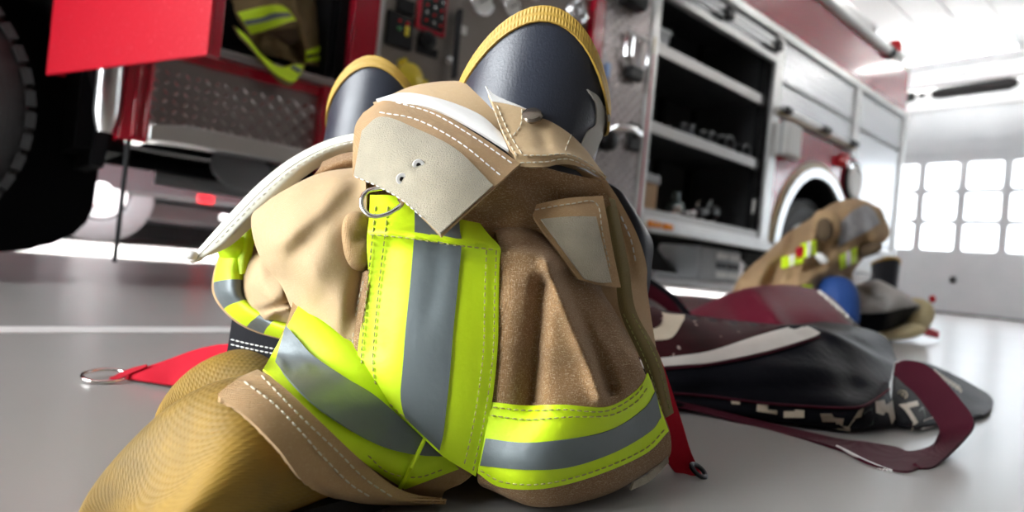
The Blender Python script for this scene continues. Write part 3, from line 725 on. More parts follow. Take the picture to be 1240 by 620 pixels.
m = MB(); m.lathe([(.05, 0), (.07, .01), (.07, .1), (.05, .13), (.03, .14), (.03, .2), (0, .205)], (3.70, 2.56, .60), (0, 0, 1), 20); obj('body', m, M_GREENG, t)
for k in (-1, 1):
    m = MB(); m.lathe([(.025, .04), (.03, .09), (.036, .095), (.036, .12), (.028, .122), (.02, .1)], (3.70+.05*k, 2.56, .66), (.5*k, -.85, 0), 14); obj('port', m, M_CHROME, t)
t = thing('tool_roll', 'black canvas tool roll leaning beside the valve body in the compartment', 'tool roll', (4.22, 2.80, .60))
m = MB(); m.lathe([(.04, -.16), (.062, -.15), (.066, 0), (.062, .15), (.04, .16), (0, .162)], (4.22, 2.80, .672), (.7, .5, .1), 20); obj('roll', m, M_BLACK, t)
for k in (-.08, .08):
    m = MB(); d = np.array([.7, .5, .1]); d /= np.linalg.norm(d); m.torus(np.array([4.22, 2.80, .672])+d*k, d, .066, .006, 20, 6); obj('strap', m, M_GUN, t)
t = thing('key_tag', 'small clear tag hanging from a black clip inside the compartment side wall', 'tag', (4.60, 2.47, .76))
m = MB(); m.box(4.575, 4.59, 2.44, 2.49, .76, .87); obj('tag_card', m, M_WHITEP, t, bevel=.004)
m = MB(); m.box(4.57, 4.62, 2.445, 2.485, .90, .96); m.cyl((4.585, 2.465, .86), (4.585, 2.465, .91), .006, 6); obj('clip', m, M_BLACK, t, bevel=.004)

# the vehicle standing beyond, seen under the engine ----------------------------
V = thing('utility_truck', 'dark utility truck with red lamps and white rail seen under the fire engine', 'truck', (4.0, 8.0, 0))
M_VW = mat('white_bodywork', (.7, .71, .72), rough=.3, coat=.4)
M_VD = mat('dark_bodywork', (.012, .012, .014), rough=.4)
m = MB(); m.box(-4.4, 13, 7.6, 9.6, .52, 2.4); m.box(-4.4, 13, 7.9, 9.3, .26, .53); obj('body', m, M_VD, V, bevel=.05)
m = MB(); m.box(2.2, 6.2, 7.5, 7.6, .36, .43); obj('side_rail', m, M_VW, V, bevel=.015)
for x in (1.95, 2.5, 2.72):
    m = MB(); m.box(x, x+.17, 7.55, 7.6, .53, .62); obj('marker_lamp', m, M_REDL, V, bevel=.01)
M_TIREG = mat('dusty_tyre', (.06, .06, .065), rough=.6)  # grey of the lit tread put into the rubber colour
for (x, y) in ((1.05, 7.62), (10.2, 7.62), (1.05, 9.3), (10.2, 9.3)):
    m = MB(); m.lathe([(.1, 0), (.25, .03), (.28, 0), (.46, .0), (.5, .03), (.5, .27), (.46, .3), (.1, .3)], (x, y, .5), (0, 1, 0), 32); w_ = obj('wheel', m, M_TIREG, V)
    m = MB(); m.lathe([(.10, -.05), (.12, -.02), (.24, -.01), (.24, .01)], (x, y, .5), (0, 1, 0), 24); obj('hub', m, M_GREY, w_)
# ================================================================== cloth helpers
from mathutils.kdtree import KDTree
def spl(P, n):
    """Catmull-Rom curve through P, n points, roughly even along its length"""
    P = np.array(P, float)
    if len(P) == 2: t = np.linspace(0, 1, n)[:, None]; return P[0]*(1-t)+P[1]*t
    Q = np.vstack([2*P[0]-P[1], P, 2*P[-1]-P[-2]])
    out = []
    for i in range(1, len(Q)-2):
        t = np.linspace(0, 1, 24, endpoint=False)[:, None]
        a, b, c, d = Q[i-1], Q[i], Q[i+1], Q[i+2]
        out.append(.5*((2*b)+(-a+c)*t+(2*a-5*b+4*c-d)*t*t+(-a+3*b-3*c+d)*t**3))
    out = np.vstack(out+[P[-1:]])
    L = np.r_[0, np.cumsum(np.linalg.norm(np.diff(out, axis=0)*([1, 1]+[300]*(P.shape[1]-2) if P.shape[1] == 3 and P[0][0] > 5 else 1), axis=1))]
    s = np.linspace(0, L[-1], n)
    return np.stack([np.interp(s, L, out[:, k]) for k in range(P.shape[1])], 1)
def wpt(p): return at(p[0], p[1], p[2])
def segdist(U, V, poly):
    D = np.full(U.shape, 1e9)
    for (x0, y0), (x1, y1) in zip(poly[:-1], poly[1:]):
        dx, dy = x1-x0, y1-y0; t = np.clip(((U-x0)*dx+(V-y0)*dy)/(dx*dx+dy*dy+1e-9), 0, 1)
        D = np.minimum(D, np.hypot(U-x0-t*dx, V-y0-t*dy))
    return D
from mathutils.bvhtree import BVHTree
def bvh(o):
    off = org_of(o.parent) if o.parent else np.zeros(3)
    return BVHTree.FromPolygons([tuple(np.array(v.co[:])+off) for v in o.data.vertices], [tuple(q.vertices) for q in o.data.polygons])
class Cloth:
    """a piece of cloth through control points (pixel x, pixel y, distance)"""
    def __init__(s, rows, nu=40, nv=40, folds=(), ripple=0.0, rs=40, seed=0, over=(), gap=.004):
        R = [spl(r, nu) for r in rows]
        G = np.array([spl([r[j] for r in R], nv) for j in range(nu)]).transpose(1, 0, 2)
        U, V, D = G[:, :, 0], G[:, :, 1], G[:, :, 2].copy()
        for poly, w, a in folds: D += a*np.exp(-(segdist(U, V, poly)/w)**2)
        if ripple:
            rg = np.random.RandomState(seed)
            for k in range(7):
                ph = rg.rand()*6.28; an = rg.rand()*PI; f = (1+rg.rand()*1.6)/rs
                D += ripple*math.cos(k)*np.sin((U*math.cos(an)+V*math.sin(an))*f*2*PI*.5+ph)*.5
        if over:                                 # cloth lies over what it covers
            def lim():
                E = np.full(D.shape, 1e9)
                for i in range(D.shape[0]):
                    for j in range(D.shape[1]):
                        r = ray(U[i, j], V[i, j]); rl = np.linalg.norm(r)
                        for b in over:
                            h = b.ray_cast(Vector(ORG), Vector(r/rl))
                            if h[0] is not None: E[i, j] = min(E[i, j], h[3]/rl-gap)
                return E
            E = lim(); D0 = D.copy(); D = np.minimum(D, E)
            for it in range(14):
                Dp = np.pad(D, 1, mode='edge'); Ds = (Dp[:-2, 1:-1]+Dp[2:, 1:-1]+Dp[1:-1, :-2]+Dp[1:-1, 2:])/4
                D = np.minimum(D0*.15+Ds*.85 if it < 13 else Ds, E)
        s.G = np.stack([U, V, D], 2)
        s.P = np.array([[wpt(p) for p in row] for row in s.G])
        N = gridnormal(s.P); s.flip = float((N*(s.P-ORG)).sum()) > 0
        s.kd = KDTree(U.size)
        for i, p in enumerate(s.G.reshape(-1, 3)): s.kd.insert((p[0], p[1], 0), i)
        s.kd.balance(); s.Df = s.G[:, :, 2].ravel()
    def depth(s, u, v):
        nb = s.kd.find_n((u, v, 0), 14)
        Q = s.G.reshape(-1, 3)[[i for c, i, r in nb]]; w = np.array([1/(r*r+2.) for c, i, r in nb])
        k = Q[:, 2] < Q[:, 2].min()+.012+.02*(Q[:, 2].min() > 1); Q = Q[k]; w = w[k]
        lo, hi = Q[:, 2].min(), Q[:, 2].max()
        X = np.stack([np.ones(len(Q)), Q[:, 0]-u, Q[:, 1]-v], 1); A_ = X.T@(X*w[:, None])+np.diag([1e-9, 1e-3, 1e-3]); b = X.T@(w*Q[:, 2])
        return float(np.clip(np.linalg.solve(A_, b)[0], lo-.002, hi+.002))
    def shell(s, thick=.003):
        m = MB(); m.sheet(s.P, thick, flip=s.flip); return m
    def decal(s, A, B, n=40, k=8, off=.0016, thick=.0012, mid=None):
        """a flat piece sewn on, between two pixel curves"""
        a = spl(A, n); b = spl(B, n); W = np.array([a*(1-t)+b*t for t in np.linspace(0, 1, k)])
        D = np.array([[s.depth(q[0], q[1]) for q in row] for row in W])
        for it in range(2):
            Dp = np.pad(D, 1, mode='reflect', reflect_type='odd'); D = (Dp[:-2, 1:-1]+Dp[2:, 1:-1]+Dp[1:-1, :-2]+Dp[1:-1, 2:]+2*D)/6
        P = np.array([[at(q[0], q[1], d-off) for q, d in zip(row, dr)] for row, dr in zip(W, D)])
        N = gridnormal(P); fl = float((N*(P-ORG)).sum()) > 0
        m = MB(); m.sheet(P, thick, flip=fl); return m
    def stitch(s, path, dash=6.0, gap=3.0, r=.0008, off=.0012, m=None):
        m = m or MB(); q = spl(path, 300)
        L = np.r_[0, np.cumsum(np.linalg.norm(np.diff(q, axis=0), axis=1))]; t = 0
        while t+dash < L[-1]:
            pts = [(np.interp(x, L, q[:, 0]), np.interp(x, L, q[:, 1])) for x in (t, t+dash/2, t+dash)]
            W = [at(u, v, s.depth(u, v)-off-(.0006 if i == 1 else 0)) for i, (u, v) in enumerate(pts)]
            m.tube(W, [r*.7, r, r*.7], 5); t += dash+gap
        return m
def lump(c, rx, ry, rz, rot=0, n=28, k=18, sq=.85, dents=()):
    """a soft stuffed bulge: centre (px, px, dist), radii in metres right / up / away"""
    o = wpt(c); R_ = RGT; U_ = ZUP; F_ = FWD; m = MB(); P = []
    for i in range(k+1):
        la = -PI/2+PI*i/k; row = []
        for j in range(n):
            lo = 2*PI*j/n
            f = lambda x: math.copysign(abs(x)**sq, x)
            a = rx*f(math.cos(la))*f(math.cos(lo)); b = ry*f(math.sin(la)); w = rz*f(math.cos(la))*f(math.sin(lo))
            a, b = a*math.cos(rot)-b*math.sin(rot), a*math.sin(rot)+b*math.cos(rot)
            p = o+R_*a+U_*b+F_*w
            for (da, db, dw, rad, amp) in dents:
                q = o+R_*da+U_*db+F_*dw; p = p-(p-o)/np.linalg.norm(p-o+1e-9)*amp*math.exp(-np.sum((p-q)**2)/rad**2)
            row.append(p)
        P.append(row)
    P = np.array(P); m.sheet(P, 0, closed_u=True)
    cen = P.mean((0, 1)); v = np.array(m.V); f0 = m.F[len(m.F)//2]
    nn = np.cross(v[f0[1]]-v[f0[0]], v[f0[2]]-v[f0[0]])
    if np.dot(nn, v[f0[0]]-cen) < 0: m.F = [f[::-1] for f in m.F]
    return m
def strap(A, B, thick=.0022, n=40, k=4, sag=0):
    """webbing between two edges given as (px, px, dist)"""
    a = spl(A, n); b = spl(B, n)
    P = np.array([[wpt(p) for p in a*(1-t)+b*t] for t in np.linspace(0, 1, k)])
    N = gridnormal(P); m = MB(); m.sheet(P, thick, flip=float((N*(P-ORG)).sum()) > 0); return m

# ------------------------------------------------------------------ gear materials
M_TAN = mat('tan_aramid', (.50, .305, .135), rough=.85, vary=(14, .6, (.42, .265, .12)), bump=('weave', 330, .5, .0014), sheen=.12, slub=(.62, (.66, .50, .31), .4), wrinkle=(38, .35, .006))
M_TANSHADE = mat('brown_aramid', (.30, .158, .055), rough=.88, vary=(12, .6, (.235, .132, .055)), bump=('weave', 330, .55, .0014), sheen=.12, slub=(.60, (.62, .47, .30), .65), wrinkle=(32, .4, .007))  # the same tan cloth with shade put into its colour
M_TANL = mat('smooth_tan_cloth', (.56, .395, .215), rough=.75, vary=(9, .6, (.50, .345, .18)), bump=('weave', 420, .3, .0009), sheen=.1, slub=(.63, (.66, .52, .33), .4), wrinkle=(30, .3, .007))
M_OLIVE = mat('olive_webbing', (.20, .145, .045), rough=.8, bump=('weave', 300, .5, .001))
M_VELC = mat('hook_loop_pile', (.53, .465, .335), rough=.95, vary=(60, .6, (.42, .375, .27)), bump=('noise', 900, .9, .002), sheen=.35)
M_LIME = mat('lime_fluorescent_tape', (.69, .93, .008), rough=.55, bump=('weave', 700, .12, .0006), vary=(16, .5, (.63, .88, .008)), wrinkle=(26, .3, .006))
M_SILV = mat('silver_reflective_tape', (.165, .195, .20), rough=.42, metal=.2, bump=('noise', 1200, .12, .0005), vary=(30, .5, (.145, .172, .18)), wrinkle=(26, .25, .006))
M_LININ = mat('cream_liner', (.62, .60, .50), rough=.8, vary=(10, .6, (.55, .54, .42)), bump=('weave', 300, .15, .001))
M_WHITEC = mat('white_lining', (.80, .79, .76), rough=.75, bump=('noise', 120, .25, .002))
M_THREAD = mat('pale_thread', (.62, .57, .44), rough=.7)
M_THREADG = mat('olive_thread', (.36, .36, .10), rough=.7)
M_THREADW = mat('white_thread', (.85, .85, .83), rough=.6)
M_REDW = mat('red_webbing', (.46, .005, .02), rough=.7, spec=.15, bump=('weave', 350, .4, .0008))
M_BLKW = mat('black_webbing', (.008, .008, .011), rough=.7, spec=.15, bump=('weave', 300, .4, .0008))
M_STEELR = mat('polished_steel', (.78, .76, .72), rough=.12, metal=1)
M_BOOTB = mat('black_boot_leather', (.028, .033, .048), rough=.36, bump=('noise', 480, .28, .0012), spec=.6, rvary=(18, .30, .42))
M_BOOTY = mat('yellow_rubber_trim', (.60, .38, .07), rough=.55, bump=('ribs', 105, .5, .0012), vary=(25, .6, (.48, .29, .04)))
M_TOE = mat('tan_textured_rubber', (.41, .24, .03), rough=.55, bump=('ribs', 62, .35, .0012), vary=(9, .40, (.15, .105, .04)), spec=.22)
M_SOLE = mat('black_sole', (.012, .012, .012), rough=.7)
M_DARKIN = mat('dark_inside', (.03, .02, .012), rough=.9)

# ================================================================== the two boots standing in the trousers
def boot(name, label, base, toe_dir, lean, H, W, foot, peak_dir, group, drop=.085, low=1.0):
    """base: point under the ankle; toe_dir, lean: unit vectors on the floor / lean of the shaft"""
    t = thing(name, label, 'boot', base, group)
    o = np.array(base, float); X = np.array([toe_dir[0], toe_dir[1], 0.]); X /= np.linalg.norm(X); Y = np.array([-X[1], X[0], 0]); Z = ZUP
    lean = np.array(lean)
    # foot: rings along a spine bent at the ankle
    sp = [(-.005, .20, 5, W*.46, W*.50), (-.005, .155, 12, W*.44, W*.50), (.0, .115, 28, W*.43, W*.54), (.018, .085, 50, W*.43, W*.58), (.055, .066, 72, .047, .066), (.10, .060, 84, .050, .060), (.15, .055, 88, .054, .053), (.20, .053, 92, .057, .054), (.235, .052, 97, .057, .052), (.262, .048, 108, .054, .047), (.281, .041, 124, .047, .038), (.291, .031, 140, .036, .026), (.294, .023, 150, .020, .014), (.294, .018, 155, .002, .002)]
    s = foot/.30; n = 40
    SP = spl(np.array(sp), 72); P = []; UV = []
    for i, (x, z, a, rl, rv) in enumerate(SP):
        a = math.radians(a); Tn = np.array([math.sin(a), -math.cos(a)]); B = np.array([math.cos(a), math.sin(a)])
        row = []
        for j in range(n):
            th = 2*PI*j/n; c, d = math.cos(th), math.sin(th)
            px = x*s+B[0]*rv*d*s; pz = (z+B[1]*rv*d)*(low if z < .1 else 1)
            if i > 42: pz = max(pz, .014)
            p = o+X*px+Y*(rl*c*s)+Z*max(pz, .012)
            row.append(p)
        P.append(row)
    m = MB(); m.sheet(np.array(P), 0, closed_u=True)
    m.F.append(tuple(range((len(P)-1)*n, len(P)*n)))
    f = obj('foot', m, M_TOE, t, sharp=70)
    uv = f.data.uv_layers.new(name='uv')
    PA = np.array(P); L = np.vstack([np.zeros(n), np.cumsum(np.linalg.norm(np.diff(PA, axis=0), axis=2), axis=0)])
    L = np.hstack([L, L[:, :1]])
    for pl in f.data.polygons:
        js = [f.data.loops[l].vertex_index % n for l in pl.loop_indices]
        for l, j in zip(pl.loop_indices, js):
            vi = f.data.loops[l].vertex_index; jj = vi % n
            if jj == 0 and max(js) > n/2: jj = n
            uv.data[l].uv = (jj/n*.34, L[vi//n, jj])
    # sole
    m = MB(); prof = []
    for q in np.linspace(0, 2*PI, 40, endpoint=False):
        cx_, sx = math.cos(q), math.sin(q)
        x = .112*s+.168*s*math.copysign(abs(cx_)**.8, cx_); w = (.054 if x > .1 else .047)*s*math.copysign(abs(sx)**.75, sx)
        prof.append((x, w))
    V = [o+X*x+Y*w+Z*z for z in (0, .018) for x, w in prof]; k = len(prof)
    m.add(V, [tuple(range(k))[::-1], tuple(range(k, 2*k))]+[(i, (i+1) % k, (i+1) % k+k, i+k) for i in range(k)])
    obj('sole', m, M_SOLE, t)
    # shaft, its top edge higher on the side that faces peak_dir
    pk = math.atan2(peak_dir[1], peak_dir[0]); n = 56
    def ringpt(th, tt):
        c, d = math.cos(th), math.sin(th)
        top = H-drop*(1-(math.cos(th-pk)**2))*1.0-.02*(1-math.cos(th-pk))
        z = .15+(top-.15)*tt
        r = (W/2)*(.93+.10*(z/H)) 
        e = np.array([c*r*1.0, d*r*1.0, 0])
        # slightly flattened across the lean
        return o+e+lean*(z/H)+Z*z
    P = np.array([[ringpt(2*PI*j/n, tt) for j in range(n)] for tt in np.linspace(0, 1, 22)])
    m = MB(); m.sheet(P, .004, closed_u=True)
    v = np.array(m.V)
    sh = obj('shaft', m, M_BOOTB, t, sharp=60)
    # yellow rim round the top
    P2 = []
    for tt, off in ((0, .0015), (.02, .004), (1, .004), (1.06, .0025), (1.08, -.003), (.9, -.0065)):
        row = []
        for j in range(n):
            th = 2*PI*j/n; top = ringpt(th, 1); e = np.array([math.cos(th), math.sin(th), 0])
            row.append(top+Z*(-.015+.015*tt)+e*off)
        P2.append(row)
    m = MB(); m.sheet(np.array(P2), 0, closed_u=True); rim = obj('rim', m, M_BOOTY, t, sharp=50)
    uv = rim.data.uv_layers.new(name='uv')
    for pl in rim.data.polygons:
        ids = [rim.data.loops[l].vertex_index for l in pl.loop_indices]; js = [i % n for i in ids]
        for l, i in zip(pl.loop_indices, ids):
            j = i % n
            if j == 0 and max(js) > n/2: j = n
            uv.data[l].uv = (j/n*.48, (i//n)*.006)
    return t, ringpt, o
def cam2w(a, d, z=0): return RGT*a+FWD*d+ZUP*z
def dirw(a, d): v = RGT*a+FWD*d; return v/np.linalg.norm(v)
nb = cam2w(-.053, .670)
tn, ring_n, _ = boot('rubber_boot', 'near black rubber boot with yellow rim standing tall out of the tan trousers', nb, dirw(-.53, -.81), RGT*.072+FWD*.01, .455, .160, .331, dirw(-.12, -1), 'pair of firefighting boots', drop=.062)
fb = cam2w(-.235, .90)
tf, ring_f, _ = boot('rubber_boot', 'far black rubber boot with yellow rim, left of and behind the taller one', fb, dirw(-.15, -.95), RGT*.03+FWD*.03, .470, .150, .315, dirw(-.1, -1), 'pair of firefighting boots', drop=.06, low=.84)
# webbing pull loop on the right of the near boot
M_LOOP = mat('grey_woven_loop', (.55, .53, .48), rough=.7, bump=('weave', 300, .6, .0015))
def kids(t, n): return [o for o in bpy.data.objects if o.parent == t and o.name.split('.')[0] == n]
BV_FOOT = [bvh(kids(tn, 'foot')[0])]
BV_SHAFT = [bvh([o for o in tn.children if o.name.startswith(k)][0]) for k in ('shaft', 'rim')]
PL = Cloth([[(712, 108, .70), (724, 116, .70), (731, 128, .70)], [(722, 126, .70), (730, 134, .70), (736, 142, .70)], [(722, 150, .70), (728, 152, .70), (735, 152, .70)], [(712, 160, .70), (720, 164, .70), (729, 168, .70)], [(702, 182, .70), (709, 188, .70), (716, 196, .70)]], 14, 30, over=BV_SHAFT, gap=.003)
obj('pull_loop', PL.shell(.003), M_LOOP, tn, sharp=80)
# ================================================================== turnout trousers pushed down over the boots
T = thing('turnout_trousers', 'tan turnout trousers with lime and silver bands pushed down over the foreground boots', 'trousers', cam2w(-.02, .68))
def piece(name, mb, m, parent=None, **k): return obj(name, mb, m, parent or T, **k)
# inner bulk of the crumpled cloth
secs = [(.006, .02, .700, .110, .105), (.03, .015, .690, .135, .120), (.09, -.03, .695, .165, .118), (.15, -.05, .70, .165, .112), (.21, -.055, .70, .160, .105), (.27, -.06, .70, .150, .095), (.32, -.05, .69, .115, .075), (.352, -.045, .685, .08, .05), (.36, -.045, .685, .02, .015)]
S_ = spl(np.array(secs), 40); P = []
for (z, a, d, ra, rd) in S_:
    P.append([cam2w(a+ra*math.cos(q)*(1+.03*math.sin(5*q+z*20)), d+rd*math.sin(q)*(1+.04*math.sin(4*q-z*25)), z) for q in np.linspace(0, 2*PI, 48, endpoint=False)])
m = MB(); m.sheet(np.array(P), 0, closed_u=True); m.F.append(tuple(range(48))[::-1])
piece('trouser_body', m, M_TANSHADE, sharp=80)

S2 = spl(np.array([(.03, -.245, .895, .085, .085), (.09, -.24, .90, .105, .10), (.15, -.235, .90, .108, .10), (.21, -.23, .90, .10, .095), (.25, -.23, .90, .088, .088)]), 24); P = []
for (z, a, d, ra, rd) in S2: P.append([cam2w(a+ra*math.cos(q)*(1+.05*math.sin(4*q+z*40)), d+rd*math.sin(q)*(1+.05*math.sin(5*q-z*50)), z) for q in np.linspace(0, 2*PI, 40, endpoint=False)])
m = MB(); m.sheet(np.array(P), .004, closed_u=True); piece('far_leg', m, M_TAN, sharp=80)
# seat panel, smooth pale tan bulge at the left
A = Cloth([[(326, 250, .70), (350, 230, .68), (390, 208, .67), (440, 200, .66)],
           [(306, 258, .635), (335, 238, .60), (385, 216, .59), (442, 208, .585)],
           [(306, 285, .60), (338, 272, .555), (388, 258, .54), (444, 252, .55)],
           [(318, 318, .59), (350, 312, .545), (398, 305, .53), (444, 306, .545)],
           [(340, 345, .58), (372, 348, .545), (408, 352, .53), (442, 362, .54)],
           [(352, 372, .57), (385, 385, .545), (415, 408, .53), (440, 432, .53)]], 46, 46,
          folds=[([(428, 232), (395, 268), (358, 302)], 13, .006), ([(415, 225), (375, 262), (340, 295)], 16, -.006), ([(362, 300), (385, 345), (430, 385)], 20, -.004), ([(440, 330), (425, 385), (420, 410)], 12, .006)], ripple=.0016, rs=55, seed=21)
piece('seat_panel', A.shell(.003), M_TANL, sharp=80)
sp_ = Cloth([[(318, 292, .675), (338, 300, .645), (358, 320, .625), (376, 345, .60)],
             [(300, 316, .66), (322, 316, .622), (346, 332, .598), (374, 360, .59)],
             [(292, 345, .66), (312, 345, .612), (338, 354, .59), (366, 372, .592)],
             [(297, 372, .66), (316, 374, .62), (338, 374, .60), (360, 384, .60)],
             [(316, 393, .675), (328, 394, .65), (344, 391, .635), (360, 392, .625)]], 34, 34, folds=[([(300, 380), (325, 374), (356, 367)], 4, .010), ([(318, 390), (332, 378), (350, 372)], 4, -.008), ([(310, 320), (318, 345), (330, 360)], 8, -.004), ([(345, 330), (350, 355), (356, 370)], 6, .004)], ripple=.002, rs=40, seed=12)
piece('side_pleat', sp_.shell(.003), M_TANL, sharp=80)
fold = Cloth([[(390, 196, .65), (415, 186, .645), (442, 182, .64)], [(385, 206, .64), (415, 196, .625), (444, 192, .62)], [(370, 222, .65), (412, 208, .64), (446, 206, .63)]], 16, 14); piece('inner_fold', fold.shell(), M_TANSHADE, sharp=80)
# turned out liner edge, a long cream crescent
Bc = Cloth([[(440, 159, .665), (395, 170, .69), (350, 193, .69), (310, 225, .68), (275, 262, .66), (250, 290, .645), (228, 315, .635)],
            [(440, 164, .660), (397, 174, .680), (352, 197, .679), (313, 229, .67), (278, 265, .65), (253, 292, .637), (231, 315, .63)],
            [(440, 171, .665), (402, 181, .675), (362, 203, .672), (325, 235, .66), (292, 269, .64), (267, 295, .63), (243, 312, .626)],
            [(440, 181, .68), (410, 190, .685), (372, 212, .68), (338, 243, .665), (305, 275, .65), (280, 297, .638), (258, 308, .632)]], 60, 22)
lin = piece('liner_edge', Bc.shell(.004), M_LININ, sharp=80)
piece('liner_binding', Bc.decal([(440, 160), (395, 171), (350, 194), (310, 226), (275, 263), (250, 291), (229, 315)], [(440, 167), (398, 177), (354, 200), (315, 232), (280, 268), (255, 294), (234, 315)], 60, 4), M_WHITEC, lin)  # outer rim of the cream liner coloured white as if lit
mb = Bc.stitch([(438, 170), (398, 180), (357, 203), (319, 235), (285, 269), (258, 297)], 5, 4, .0006); o = piece('stitching', mb, M_THREADW, lin); o['kind'] = 'stuff'
m = lump((232, 309, .625), .006, .0045, .005); piece('snap_tab', m, M_WHITEC)
# hi-vis cuff of the other leg, rolled at the far left
C1 = Cloth([[(286, 276, .675), (300, 274, .665), (312, 280, .67)], [(284, 300, .67), (297, 300, .655), (310, 302, .665)], [(280, 330, .665), (292, 332, .65), (304, 330, .66)]], 12, 18)
cu = piece('cuff_trim', C1.shell(), M_LIME, sharp=80)
C2 = Cloth([[(266, 306, .70), (258, 332, .70), (257, 354, .69), (268, 374, .68), (288, 392, .675), (314, 404, .67), (344, 412, .655)],
            [(274, 306, .675), (268, 332, .665), (268, 352, .66), (280, 368, .655), (298, 384, .65), (322, 395, .645), (346, 404, .635)],
            [(286, 308, .665), (284, 332, .65), (284, 352, .645), (292, 365, .645), (308, 378, .64), (328, 389, .635), (350, 398, .625)],
            [(300, 312, .675), (302, 334, .67), (300, 354, .665), (304, 366, .66), (318, 378, .66), (338, 387, .65), (356, 392, .64)]], 50, 16)
cf = piece('leg_cuff', C2.shell(), M_TAN, sharp=80)
for nm, s0, s1, mm in (('lime_band', .02, .26, M_LIME), ('silver_band', .26, .47, M_SILV), ('lime_band', .47, .70, M_LIME), ('silver_band', .70, .84, M_SILV), ('lime_band', .84, 1, M_LIME)):
    j0, j1 = int(s0*49), int(s1*49)
    G = C2.P[2:, j0:j1+1]; N = gridnormal(G); N = -N if C2.flip else N
    m = MB(); m.sheet(G+N*.0018, .001, flip=C2.flip); obj(nm, m, mm, cf, sharp=80)
m = Cloth([[(300, 280, .672), (316, 278, .67), (326, 288, .68)], [(298, 305, .665), (312, 305, .66), (322, 306, .675)], [(292, 332, .665), (300, 335, .66), (306, 330, .67)]], 10, 14).shell(); piece('cuff_edge', m, M_TANSHADE, sharp=80)
m = Cloth([[(262, 290, .66), (285, 288, .655), (305, 284, .67)], [(262, 300, .655), (282, 300, .65), (300, 300, .66)], [(266, 312, .67), (280, 312, .66), (296, 312, .665)]], 12, 10).shell(); piece('cuff_trim', m, M_LIME, sharp=80)

# near leg: hi-vis band slanting across, and the wide cuff below it
D = Cloth([[(360, 335, .60), (395, 365, .575), (436, 395, .56), (490, 450, .55), (540, 520, .55), (585, 560, .56)],
           [(352, 376, .565), (392, 402, .535), (432, 432, .525), (482, 478, .525), (530, 535, .53), (575, 572, .54)],
           [(338, 412, .545), (380, 450, .515), (425, 482, .505), (470, 515, .508), (518, 556, .52), (560, 585, .535)],
           [(322, 444, .535), (365, 484, .505), (408, 520, .492), (450, 554, .495), (500, 583, .515), (540, 594, .535)],
           [(318, 452, .55), (355, 490, .525), (396, 530, .508), (440, 568, .51), (492, 597, .53), (535, 603, .55)]], 60, 40,
          over=BV_FOOT+BV_SHAFT, gap=.008, folds=[([(372, 352), (360, 385), (352, 420)], 14, -.005), ([(440, 430), (455, 500), (470, 560)], 26, -.004)])
leg = piece('near_leg', D.shell(), M_TAN, sharp=80)
band = piece('lime_band', D.decal([(372, 351), (400, 378), (432, 402), (470, 455), (520, 525), (556, 568)], [(319, 447), (345, 470), (380, 503), (412, 534), (446, 564), (490, 593)], 60, 26), M_LIME, sharp=80)
piece('silver_band', D.decal([(346, 394), (362, 412), (380, 431), (420, 458), (457, 481), (512, 530), (545, 556)], [(333, 438), (354, 464), (380, 489), (410, 511), (441, 530), (470, 543), (506, 551), (540, 553)], 60, 14, off=.007), M_SILV, band, sharp=80)
mb = D.stitch([(376, 372), (410, 398), (445, 434), (480, 482)], 5, 3.5, .0006, .0032); D.stitch([(446, 552), (470, 572), (505, 578), (538, 568)], 5, 3.5, .0006, .0032, mb)
o = piece('stitching', mb, M_THREADG, band); o['kind'] = 'stuff'
q = [at(u, v, D.depth(u, v)-.0095) for u, v in ((516, 528), (510, 541), (498, 566), (484, 592))]
m = MB(); m.tube(q, .0018, 8); piece('piping', m, M_LIME)
Ecuf = Cloth([[(312, 447, .525), (345, 470, .505), (385, 508, .488), (446, 565, .488), (490, 595, .505), (540, 604, .53)],
              [(292, 456, .485), (330, 484, .462), (372, 528, .448), (425, 582, .46), (480, 604, .49), (540, 606, .52)],
              [(272, 470, .455), (312, 498, .435), (352, 540, .424), (395, 588, .44), (450, 607, .48), (530, 608, .52)],
              [(264, 478, .455), (300, 498, .433), (338, 530, .424), (372, 582, .438), (430, 608, .48), (520, 612, .53)],
              [(270, 484, .485), (300, 506, .465), (336, 542, .455), (375, 590, .465), (430, 609, .50), (520, 613, .55)]], 56, 30,
             over=BV_FOOT, gap=.013, folds=[([(330, 470), (400, 545), (460, 600)], 9, -.0025)])
cuf = piece('cuff', Ecuf.shell(), M_TAN, sharp=80)
mb = Ecuf.stitch([(317, 455), (361, 501), (409, 547), (440, 578), (475, 602)], 6.5, 3, .0008); Ecuf.stitch([(296, 462), (332, 489), (362, 520), (392, 554), (424, 586), (452, 604)], 6.5, 3, .0008, m=mb)
o = piece('stitching', mb, M_THREAD, cuf); o['kind'] = 'stuff'

# thigh pocket seen edge on: lime and silver upright panel
Fp = Cloth([[(448, 236, .56), (480, 238, .55), (530, 258, .55), (575, 262, .57)],
            [(447, 262, .535), (485, 268, .525), (540, 276, .525), (592, 284, .54)],
            [(445, 280, .520), (490, 284, .506), (545, 291, .505), (606, 300, .518)],
            [(444, 298, .522), (490, 304, .512), (545, 310, .510), (605, 318, .520)],
            [(446, 345, .525), (490, 350, .512), (545, 355, .509), (604, 360, .519)],
            [(437, 395, .524), (485, 402, .508), (545, 408, .506), (603, 415, .518)],
            [(433, 440, .522), (480, 458, .507), (545, 468, .506), (598, 470, .518)],
            [(446, 470, .520), (488, 502, .508), (540, 522, .508), (589, 525, .517)],
            [(464, 484, .522), (500, 518, .513), (536, 552, .513), (576, 577, .52)]], 50, 70,
           folds=[([(446, 280), (490, 285), (545, 292), (606, 301)], 4, -.0028), ([(530, 295), (528, 340), (520, 380)], 10, .0016), ([(470, 300), (460, 360), (455, 420)], 14, .004)])
pan = piece('pocket_panel', Fp.shell(.0035), M_LIME, sharp=80)
